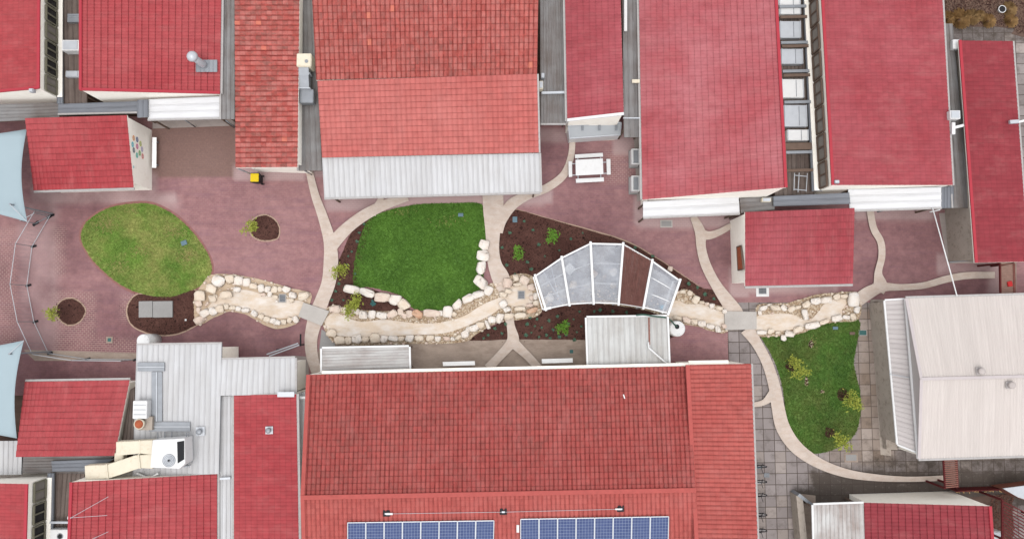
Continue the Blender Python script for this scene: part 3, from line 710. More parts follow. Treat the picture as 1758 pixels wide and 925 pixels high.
# ================================================================== BUILDINGS
def rooftile(c, sl, mat, parent, pu=0.2, pv=0.36, kind='tile', name='roof', amp=0.022):
    a = [c[i] for i in ORD[sl]]
    return sheet(name, a[0], a[1], a[2], a[3], M[mat], kind, pu, pv, amp, parent)
def building(name, label, cat, pix, sl, mat, over=(.3, .3, .3, .3), group=None, wall='cream', caps='', capmat='capnew', gut='', kind='tile', pu=0.2, pv=0.36):
    c = corners(pix); loc = (c[0]+c[1]+c[2]+c[3])/4; loc.z = 0
    t = thing(name, label, cat, loc, group)
    rooftile(c, sl, mat, t, pu, pv, kind)
    g = G(); dn = Vector((0, 0, 0.05)); dd = Vector((0, 0, 0.13))   # roof body under the tiles
    g.add([v-dd for v in c]+[v-Vector((0, 0, 0.012)) for v in c], [(3, 2, 1, 0), (4, 5, 6, 7), (0, 1, 5, 4), (1, 2, 6, 5), (2, 3, 7, 6), (3, 0, 4, 7)]).build('roof_frame', 'cream', t)
    wall_under(c, over, wall, t, 0.14)
    edge_bars(c, caps, capmat, t, 'barge_cap', 0.16, 0.09, 0.05, -0.04)
    edge_bars(c, gut, 'gutter', t, 'gutter', 0.13, 0.12, -0.06, 0.065)
    return t, c
def window_band(t, c, side, z0, n, frame='olive', sill=True, pane='dark'):
    """row of clerestory windows on the wall under the high edge of a roof"""
    idx = {'L': (0, 3), 'R': (1, 2)}[side]; a, b = c[idx[0]], c[idx[1]]; out = -1 if side == 'L' else 1
    a0 = Vector((a.x, a.y, 0)); d = Vector((b.x-a.x, b.y-a.y, 0)); Ln = d.length; d.normalize(); nr = Vector((-d.y, d.x, 0))
    if nr.x*out < 0: nr = -nr
    zt = min(a.z, b.z)-0.18
    k = max(1, n); wl = Ln/k
    for i in range(k):
        p = a0+d*(i*wl+0.08); q = a0+d*((i+1)*wl-0.08)
        g = G(); o = nr*0.05
        for z in (z0, zt-0.35): g.bar(p+o+Vector((0, 0, z)), q+o+Vector((0, 0, z)), 0.09, 0.10)
        for r in (p, q, (p+q)/2): g.bar(r+o+Vector((0, 0, z0)), r+o+Vector((0, 0, zt-0.35)), 0.08, 0.08)
        f = g.build('window', frame, t)
        o2 = nr*0.03
        G().add([p+o2+Vector((0, 0, z0)), q+o2+Vector((0, 0, z0)), q+o2+Vector((0, 0, zt-0.38)), p+o2+Vector((0, 0, zt-0.38))], [(0, 1, 2, 3)]).build('pane', pane if i % 3 else 'pane_g', f)
    if sill: G().bar(a0+nr*0.16+Vector((0, 0, z0-0.14)), a0+d*Ln+nr*0.16+Vector((0, 0, z0-0.14)), 0.30, 0.06).build('sill', 'cream', t)
    return nr

HALL = 'red roofed classroom blocks'
t, c = building('classroom_block', 'red roofed block cut by the top left corner, glazed wall on its right', 'building',
    [(-150, -60, 2.6), (69, -60, 4.6), (68, 152, 4.6), (-150, 172, 2.6)], 'L', 'red', (0, .05, 0, .0), HALL, caps='RB')
window_band(t, c, 'R', 3.0, 7)
t, c = building('classroom_block', 'red roofed block with a round flue near its right eave', 'building',
    [(138, -60, 4.6), (381, -60, 2.9), (378, 161, 2.9), (138, 155, 4.6)], 'R', 'red', (.05, .1, 0, 0.0), HALL, caps='LB', gut='R')
tb3, cb3 = building('brick_hut', 'small red roofed hut with coloured mural dots on its cream end wall', 'hut',
    [(43, 203, 3.2), (218, 198, 3.2), (230, 322, 2.35), (58, 327, 2.35)], 'D', 'red', (.3, .0, .1, .25), None, gut='B', pu=0.22, pv=0.36)
t, c = building('tiled_wing', 'long narrow roof of old mossy orange tiles above the yellow bin', 'building',
    [(403, -60, 3.0), (515, -60, 3.8), (511, 287, 3.8), (405, 288, 3.0)], 'L', 'old', (.3, .1, 0, .35), None, pu=0.3, pv=0.33, kind='pan')
tb5, c5 = building('main_hall', 'large patchy lichened tile roof stepping down to a salmon lower slope', 'building',
    [(533, -60, 5.1), (925, -60, 5.1), (922, 128, 4.0), (543, 138, 4.0)], 'D', 'old_b', (.2, .2, 0, 0), None, pu=0.27, pv=0.36, kind='pan')
c = corners([(545, 139, 4.1), (922, 127, 4.1), (925, 262, 3.0), (553, 271, 3.0)])
rooftile(c, 'D', 'salmon', tb5, 0.29, 0.34, 'pan', 'lower_roof')
wall_under(c, (.25, .25, 0, .1), 'cream', tb5, 0.1, 'lower_wall')
edge_bars(c, 'R', 'gutter', tb5, 'gutter', 0.1, 0.12, -0.05, 0.05)
t, c = building('classroom_block', 'narrow red roofed block above the white picnic table', 'building',
    [(969, -60, 3.0), (1064, -60, 4.2), (1071, 197, 4.2), (974, 208, 3.0)], 'L', 'red_b', (.1, .1, 0, 0), HALL, caps='B', capmat='white', gut='L')
t, c = building('classroom_block', 'widest pink red roofed block, right of the picnic table', 'building',
    [(1096, -60, 2.9), (1330, -60, 6.0), (1350, 322, 6.0), (1103, 343, 2.9)], 'L', 'red_pink', (.4, .1, 0, 0), HALL, caps='R', gut='L')
t, c = building('classroom_block', 'pink red roofed block between the skylit walkway and the top right corner', 'building',
    [(1407, -60, 4.6), (1614, -60, 3.1), (1635, 318, 3.1), (1428, 318, 4.6)], 'R', 'red_b', (.05, .2, 0, 0), HALL, caps='L', gut='R')
window_band(t, c, 'L', 3.0, 8, 'timber', pane='pane_g')
t, c = building('long_shed', 'long narrow deep red roof at the right edge of the yard', 'shed',
    [(1646, 70, 3.3), (1738, 71, 2.7), (1765, 449, 2.7), (1674, 451, 3.3)], 'R', 'red_deep', (.3, .2, .1, .3), None, wall='stainwall', caps='L', gut='R', pu=0.24)
tb10, cb10 = building('brick_hut', 'red roofed hut with an orange noticeboard on its cream side wall', 'hut',
    [(1279, 364, 3.2), (1467, 357, 3.2), (1464, 487, 2.7), (1279, 491, 2.7)], 'D', 'red_b', (.0, .3, .1, .3), None, gut='B', pu=0.16, pv=0.38)
t, c = building('brick_hut', 'red roofed hut between the two pale blue shade sails and white duct', 'hut',
    [(43, 655, 2.6), (223, 652, 2.6), (197, 782, 3.3), (27, 784, 3.3)], 'U', 'red', (.3, .3, .2, .1), None, gut='T', pu=0.22)
t, c = building('classroom_block', 'narrow red roofed block with a small grey roof vent', 'building',
    [(402, 678, 3.0), (509, 676, 3.5), (514, 985, 3.5), (402, 985, 3.0)], 'L', 'red', (.1, .1, 0, 0), HALL, gut='LR')
t, c = building('classroom_block', 'red roofed block with television aerials at the bottom edge', 'building',
    [(122, 827, 4.6), (373, 813, 2.9), (373, 985, 2.9), (116, 985, 4.6)], 'R', 'red', (.05, .1, 0, 0), HALL, caps='L', gut='R')
t, c = building('classroom_block', 'red roofed block cut by the bottom left corner', 'building',
    [(-150, 827, 2.6), (48, 830, 4.6), (44, 985, 4.6), (-150, 985, 2.6)], 'L', 'red', (0, .05, 0, 0), HALL, caps='R')
window_band(t, c, 'R', 3.0, 4)
t, c = building('brick_hut', 'deep red roofed hut with a broad cream wall at bottom right', 'hut',
    [(1483, 862, 2.2), (1700, 868, 3.9), (1708, 985, 3.9), (1485, 985, 2.2)], 'L', 'red_deep', (.1, .05, 0, 0), None, caps='R')
# big solar roof
tb, cs = building('solar_hall', 'biggest tiled roof, carrying two blue solar arrays at the bottom edge', 'building',
    [(527, 643, 3.2), (1182, 628, 3.2), (1194, 840, 4.7), (517, 853, 4.7)], 'U', 'brickred', (.1, .1, 0.0, 0), None, pu=0.25, pv=0.33, kind='pan')
cl = corners([(517, 853, 4.7), (1194, 840, 4.7), (1200, 1060, 3.3), (523, 1060, 3.3)])
rooftile(cl, 'D', 'brickred_lit', tb, 0.25, 0.33, 'pan', 'sunny_roof')
crr = corners([(1180, 626, 3.75), (1289, 624, 3.05), (1305, 1060, 3.05), (1202, 1060, 4.85)])
rooftile(crr, 'R', 'brickred_lit', tb, 0.25, 0.33, 'pan', 'side_roof')
wall_under(cl, (.1, .1, 0, 0), 'cream', tb, 0.12, 'rear_wall')
wall_under(crr, (.1, .35, 0, 0), 'cream', tb, 0.16, 'side_wall')
G().bar(cs[3]+Vector((0, 0, .07)), cs[2]+Vector((0, 0, .07)), 0.24, 0.11).build('ridge_cap', 'cap', tb)
G().bar(crr[0]+Vector((0, 0, .06)), crr[3]+Vector((0, 0, .06)), 0.22, 0.12).build('ridge_cap', 'cap', tb)
G().bar(cs[0]+Vector((.1, 0, .06)), cs[3]+Vector((.1, 0, .06)), 0.22, 0.12).build('barge_cap', 'cap', tb)
G().bar(cl[0]+Vector((.1, 0, .06)), cl[3]+Vector((.1, 0, .06)), 0.22, 0.12).build('barge_cap', 'cap', tb)
G().bar(P(553, 639, 3.0), P(1182, 625, 3.0), 0.16, 0.14).build('gutter', 'cream', tb)
G().bar(P(1182, 622, 2.95), P(1250, 621, 2.95), 0.2, 0.14).build('gutter', 'cream', tb)
G().bar(crr[1]+Vector((.06, 0, -.06)), crr[2]+Vector((.06, 0, -.06)), 0.12, 0.12).build('gutter', 'gutter', tb)

# sheet metal roofs on posts: walkways, verandahs, awnings
def awning(name, label, pix, rib_along, mat, group=None, kind='rib', pu=0.3, cat='roof', edge='gutter', edges='', posts=True, amp=0.03):
    c = corners(pix); loc = (c[0]+c[2])/2; loc.z = 0
    t = thing(name, label, cat, loc, group)
    a = [c[i] for i in (ORD['D'] if rib_along == 'y' else ORD['R'])]
    sheet('roof_sheet', a[0], a[1], a[2], a[3], M[mat], kind, pu, 1.0, amp, t)
    g = G(); dn = Vector((0, 0, 0.09)); up = Vector((0, 0, 0.012))
    g.add([v-dn for v in c]+[v-up for v in c], [(3, 2, 1, 0), (4, 5, 6, 7), (0, 1, 5, 4), (1, 2, 6, 5), (2, 3, 7, 6), (3, 0, 4, 7)]).build('frame', 'timber' if mat in ('browncorr', 'greycorr') else 'galv', t)
    if edges: edge_bars(c, edges, edge, t, 'gutter', 0.10, 0.10, 0.0, 0.05)
    if posts:
        for s, tt in ((0.03, 0.05), (0.97, 0.05), (0.97, 0.95), (0.03, 0.95)):
            q = bil(c, s, tt); G().bar((q.x, q.y, 0), (q.x, q.y, q.z-0.08), 0.09, 0.09, Vector((0, 1, 0))).build('post', 'timber', t)
    return t, c
WK = 'covered walkway roofs between the blocks'
WB = [(105, -60, 2.7), (138, -60, 2.7), (150, 178, 2.6), (107, 178, 2.6)]
awning('walkway_roof', 'rusty brown ribbed walkway roof under the two top left white units', WB, 'y', 'browncorr', WK)
awning('walkway_roof', 'narrow dark grey gutter roof beside the top left glazed wall', [(96, -60, 2.85), (106, -60, 2.85), (108, 178, 2.85), (98, 178, 2.85)], 'y', 'bluegrey', WK, posts=False, pu=0.2)
awning('walkway_roof', 'long grey ribbed walkway roof right of the round flue', [(380, -60, 2.75), (403, -60, 2.7), (403, 205, 2.7), (380, 205, 2.75)], 'y', 'greycorr', WK, edges='L')
awning('walkway_roof', 'brownish grey walkway roof behind the mural hut, at the left edge', [(-60, 181, 2.6), (102, 177, 2.6), (102, 204, 2.5), (-60, 212, 2.5)], 'x', 'greycorr', WK, pu=0.22)
awning('walkway_roof', 'blue grey walkway roof joining brown strip and white awning', [(100, 179, 2.75), (236, 174, 2.75), (236, 192, 2.7), (100, 195, 2.7)], 'x', 'bluegrey', WK, edges='B', pu=0.35)
awning('walkway_roof', 'short blue grey flashing roof at the left end of white awning', [(236, 172, 2.82), (254, 171, 2.82), (254, 201, 2.75), (236, 202, 2.75)], 'y', 'bluegrey', WK, pu=0.25, posts=False)
awning('white_awning', 'white ribbed awning under the eave of flue block', [(254, 171, 2.7), (379, 166, 2.7), (379, 202, 2.6), (254, 205, 2.6)], 'x', 'whitecorr', 'white ribbed awnings', pu=0.4, edges='B')
awning('walkway_roof', 'grey walkway roof with air duct, right of the mossy orange tiles', [(512, -60, 2.7), (537, -60, 2.7), (553, 293, 2.6), (513, 293, 2.6)], 'y', 'greycorr', WK, edges='L', pu=0.28)
awning('verandah_roof', 'wide pale ribbed verandah roof below salmon tiles', [(553, 271, 2.85), (926, 263, 2.85), (928, 330, 2.45), (557, 340, 2.45)], 'y', 'zinc', 'verandah roofs', cat='verandah', edges='BR', pu=0.3)
awning('walkway_roof', 'grey stained walkway roof left of the narrow red block', [(927, -60, 2.7), (966, -60, 2.7), (972, 212, 2.6), (928, 212, 2.6)], 'y', 'greycorr', WK, edges='RB', pu=0.16, kind='corr')
awning('walkway_roof', 'grey walkway roof with white strip, right of the narrow red block', [(1068, -60, 2.7), (1094, -60, 2.7), (1101, 236, 2.6), (1071, 236, 2.6)], 'y', 'greycorr', WK, pu=0.28)
awning('white_awning', 'brilliant white ribbed awning under the widest pink block', [(1104, 346, 2.8), (1268, 337, 2.8), (1270, 366, 2.6), (1104, 373, 2.6)], 'x', 'whitecorr', 'white ribbed awnings', pu=0.4, edges='B')
awning('walkway_roof', 'purplish brown walkway floor roof carrying skylight boxes', [(1335, -60, 2.6), (1385, -60, 2.6), (1398, 336, 2.5), (1330, 336, 2.5)], 'y', 'browncorr', WK, pu=0.22)
awning('walkway_roof', 'narrow grey gutter roof right of the skylight boxes', [(1376, -60, 2.85), (1392, -60, 2.85), (1412, 328, 2.8), (1394, 328, 2.8)], 'y', 'bluegrey', WK, posts=False, pu=0.5)
awning('walkway_roof', 'grey brown walkway roof right of the brilliant white awning', [(1270, 341, 2.75), (1330, 337, 2.75), (1330, 360, 2.65), (1272, 366, 2.65)], 'x', 'greycorr', WK, pu=0.3)
awning('walkway_roof', 'blue grey ribbed capping roof behind the noticeboard hut', [(1328, 337, 2.95), (1458, 331, 2.95), (1460, 350, 2.9), (1328, 354, 2.9)], 'x', 'bluegrey', WK, pu=0.33, posts=False)
awning('white_awning', 'white ribbed awning near the long diagonal white pipe', [(1456, 325, 2.9), (1616, 321, 2.9), (1616, 356, 2.65), (1459, 361, 2.65)], 'x', 'whitecorr', 'white ribbed awnings', pu=0.4, edges='B')
awning('walkway_roof', 'dark grey ribbed walkway roof left of the deep red shed', [(1617, 41, 2.7), (1635, 41, 2.7), (1664, 357, 2.5), (1636, 357, 2.5)], 'y', 'greycorr', WK, pu=0.3, edges='L')
awning('walkway_roof', 'short grey walkway end roof beside the white diagonal pipe', [(1616, 321, 2.6), (1637, 320, 2.6), (1637, 357, 2.5), (1616, 357, 2.5)], 'y', 'bluegrey', WK, pu=0.2, posts=False)
t, c = awning('corrugated_shed', 'ribbed metal shed with a white downpipe beside the shade house', [(1007, 545, 2.5), (1145, 543, 2.5), (1148, 623, 2.65), (1010, 628, 2.65)], 'y', 'shedcorr', None, cat='shed', edges='TLRB', edge='white', pu=0.31, posts=False)
wall_under(c, (.12, .12, .12, .12), 'cream', t, 0.1)
G().bar(P(1114, 545, 2.56), P(1115, 592, 2.6), 0.09, 0.03).build('rust_flashing', 'maroon_l', t)
t, c = awning('slatted_awning', 'chalky slatted awning at the top left of the solar roof', [(553, 598, 2.45), (702, 595, 2.45), (703, 634, 2.5), (553, 640, 2.5)], 'x', 'rustwhite', None, cat='awning', edges='LRT', edge='white', pu=0.18, amp=0.05)
tL, c = awning('flat_roof_building', 'L shaped pale metal roof with blue grey walkways and a big cooler', [(235, 592, 3.1), (381, 590, 3.1), (376, 813, 3.1), (228, 818, 3.1)], 'y', 'zinc', None, cat='building', edges='T', pu=0.31, posts=False)
wall_under(c, (.25, .1, .25, .1), 'cream', tL, 0.1)
c = corners([(381, 617, 3.1), (507, 614, 3.1), (507, 676, 3.14), (377, 679, 3.14)])
sheet('side_roof', c[0], c[1], c[2], c[3], M['zinc'], 'rib', 0.31, 1, 0.03, tL); wall_under(c, (.0, .2, .25, .1), 'cream', tL, 0.05, 'side_wall')
edge_bars(c, 'TR', 'gutter', tL, 'gutter', 0.1, 0.1, 0, 0.05)
awning('walkway_roof', 'pale grey valley roof left of the small vent block', [(377, 680, 2.8), (402, 679, 2.8), (402, 985, 2.8), (373, 985, 2.8)], 'y', 'zinc', WK, pu=0.25, edges='L')
awning('walkway_roof', 'thin pale roof strip left of the big solar roof', [(511, 674, 2.6), (527, 672, 2.6), (520, 985, 2.6), (514, 985, 2.6)], 'y', 'zinc', WK, pu=0.2, posts=False)
awning('walkway_roof', 'grey brown walkway roof below the bottom left hut', [(40, 783, 2.7), (200, 780, 2.7), (150, 812, 2.6), (38, 811, 2.6)], 'x', 'greycorr', WK, pu=0.25)
awning('walkway_roof', 'blue grey flashing roof crossing below bottom left hut', [(88, 791, 2.85), (196, 787, 2.85), (160, 808, 2.8), (90, 809, 2.8)], 'x', 'bluegrey', WK, pu=0.3, posts=False)
awning('walkway_roof', 'rusty brown ribbed walkway roof at the bottom left edge', [(92, 811, 2.6), (146, 811, 2.6), (124, 985, 2.6), (86, 985, 2.6)], 'y', 'browncorr', WK, pu=0.22)
awning('walkway_roof', 'narrow grey gutter roof beside the bottom left glazed wall', [(82, 812, 2.85), (93, 812, 2.85), (90, 985, 2.85), (78, 985, 2.85)], 'y', 'bluegrey', WK, posts=False, pu=0.2)
awning('carport_roof', 'white ribbed carport roof under the lower shade sail', [(-60, 757, 2.6), (39, 756, 2.6), (37, 814, 2.6), (-60, 816, 2.6)], 'y', 'zinc', None, cat='carport', pu=0.28)
awning('walkway_roof', 'narrow grey walkway roof between bottom left hut and flat roof', [(224, 668, 2.4), (231, 664, 2.4), (230, 780, 2.4), (205, 780, 2.4)], 'y', 'browncorr', WK, pu=0.2, posts=False)
t, c = awning('weathered_awning', 'streaked white ribbed awning on the bottom right hut', [(1396, 866, 2.3), (1482, 863, 2.3), (1486, 985, 2.3), (1399, 985, 2.3)], 'y', 'rustwhite', None, cat='awning', edges='TL', edge='white', pu=0.24)
# low bay with glass under the narrow red block
t = thing('glazed_bay', 'low grey glazed bay at the foot of the narrow red block', 'bay', P(1020, 225))
q = [P(976, 216, 1.9), P(1066, 211, 1.9), P(1064, 232, 1.2), P(978, 238, 1.2)]
G().prism([(v.x, v.y) for v in q], 0, 1.15).build('wall', 'white', t)
g = G(); g.add(q, [(0, 1, 2, 3)]).build('glazing', mat_plain('grey_glazing', S(198, 202, 206), 0.2, 0.05), t)
edge_bars(q, 'LRTB', 'galv_l', t, 'frame', 0.08, 0.1, 0.02)
for px in (1000, 1029, 1058): G().bar(P(px, 215, 1.92), P(px, 224, 1.63), 0.14, 0.05).build('vent', 'galv', t)

# beige hip roofed building at right
t = thing('hip_roof_building', 'broad beige hip roofed building on the right with a narrow lean-to', 'building', P(1660, 640))
TL, TR = P(1555, 512, 3.0), P(1900, 502, 3.0); BLc, BR = P(1577, 787, 3.0), P(1900, 777, 3.0)
AP, AR = P(1581, 650, 4.1), P(1900, 642, 4.1)
sheet('roof', AP, AR, TR, TL, M['beige'], 'corr', 0.17, 1, 0.025, t); sheet('roof', AP, AR, BR, BLc, M['beige'], 'corr', 0.17, 1, 0.025, t)
g = G(); g.add([TL, AP, BLc], [(0, 2, 1)]).build('hip_roof', 'beigeflat', t)
for a, b in ((TL, AP), (AP, BLc), (AP, AR)): G().bar(a+Vector((0, 0, .04)), b+Vector((0, 0, .04)), 0.16, 0.06).build('ridge_cap', mat_plain('beige_cap', S(212, 202, 202), 0.6, 0.05) if 'beige_cap' not in bpy.data.materials else bpy.data.materials['beige_cap'], t)
q = [TL, TR, BR, BLc]; wall_under(q, (.15, 0, .15, .15), 'cream', t, 0.1); edge_bars(q, 'TB', 'gutter', t, 'gutter', 0.12, 0.12, -0.03, 0.06); edge_bars(q, 'L', 'white', t, 'gutter', 0.1, 0.1, 0.0, 0.04)
q = [P(1519, 516, 2.3), P(1553, 514, 2.75), P(1574, 775, 2.75), P(1541, 762, 2.3)]
sheet('leanto_roof', q[1], q[2], q[3], q[0], M['beigeflat'], 'rib', 0.28, 1, 0.025, t); wall_under(q, (.1, 0, .1, .1), 'stainwall', t, 0.06, 'leanto_wall')
edge_bars(q, 'TLB', 'white', t, 'gutter', 0.1, 0.09, 0, 0.04)
G().bar(P(1527, 642, 2.52), P(1562, 648, 2.8), 0.04, 0.05).build('roof_joint', 'galv', t)
q = [P(1507, 517, .5), P(1522, 516, .5), P(1541, 772, .5), P(1522, 771, .5)]
G().prism([(v.x, v.y) for v in q], 0, .5).build('plinth', 'stainwall', t)
# garden wall left of bottom right hut
t = thing('boundary_wall', 'rough pale grey wall along the bottom of the flagstone yard', 'wall', P(1380, 890))
q = [P(1367, 850, 1.1), P(1378, 852, 1.1), P(1392, 985, 1.1), P(1380, 985, 1.1)]; G().prism([(v.x, v.y) for v in q], 0, 1.1).build('wall', 'stainwall', t)
q = [P(1372, 846, 1.1), P(1398, 866, 1.1), P(1394, 869, 1.1), P(1368, 850, 1.1)]; G().prism([(v.x, v.y) for v in q], 0, 1.2).build('coping', 'galv', t)
# ================================================================== ROCKS
rr = random.Random(11)
def rock_mesh(seed, mat):
    q = random.Random(seed); bm = bmesh.new()
    for i in range(26):
        v = Vector((q.gauss(0, 1), q.gauss(0, 1), q.gauss(0, 1))).normalized()
        e = 0.62    # boxy superellipsoid
        s = Vector([math.copysign(abs(a)**e, a) for a in v]); s *= 0.5*q.uniform(0.86, 1.0)/max(0.001, max(abs(s.x), abs(s.y), abs(s.z)))**0.35
        bm.verts.new(s)
    bmesh.ops.convex_hull(bm, input=bm.verts[:])
    for v in [v for v in bm.verts if not v.link_faces]: bm.verts.remove(v)
    bmesh.ops.bevel(bm, geom=bm.edges[:], offset=0.075, segments=3, affect='EDGES', clamp_overlap=True)
    for v in bm.verts: v.co += mnoise.noise_vector(v.co*3+Vector((seed, 0, 0)))*0.055
    xs = [v.co.x for v in bm.verts]; ys = [v.co.y for v in bm.verts]
    kx, ky = 1/(max(xs)-min(xs)), 1/(max(ys)-min(ys)); zt = max(v.co.z for v in bm.verts); zb = min(v.co.z for v in bm.verts)
    for v in bm.verts: v.co = Vector((v.co.x*kx, v.co.y*ky, (v.co.z-zb)/(zt-zb)))
    bmesh.ops.recalc_face_normals(bm, faces=bm.faces)
    me = bpy.data.meshes.new('stone'); bm.to_mesh(me); bm.free(); me.materials.append(M[mat])
    me.polygons.foreach_set('use_smooth', [True]*len(me.polygons)); return me
RM = {k: [rock_mesh(i*7+j*101+3, k) for i in range(9)] for j, k in enumerate(('rock_w', 'rock_c', 'rock_p', 'rock_o'))}
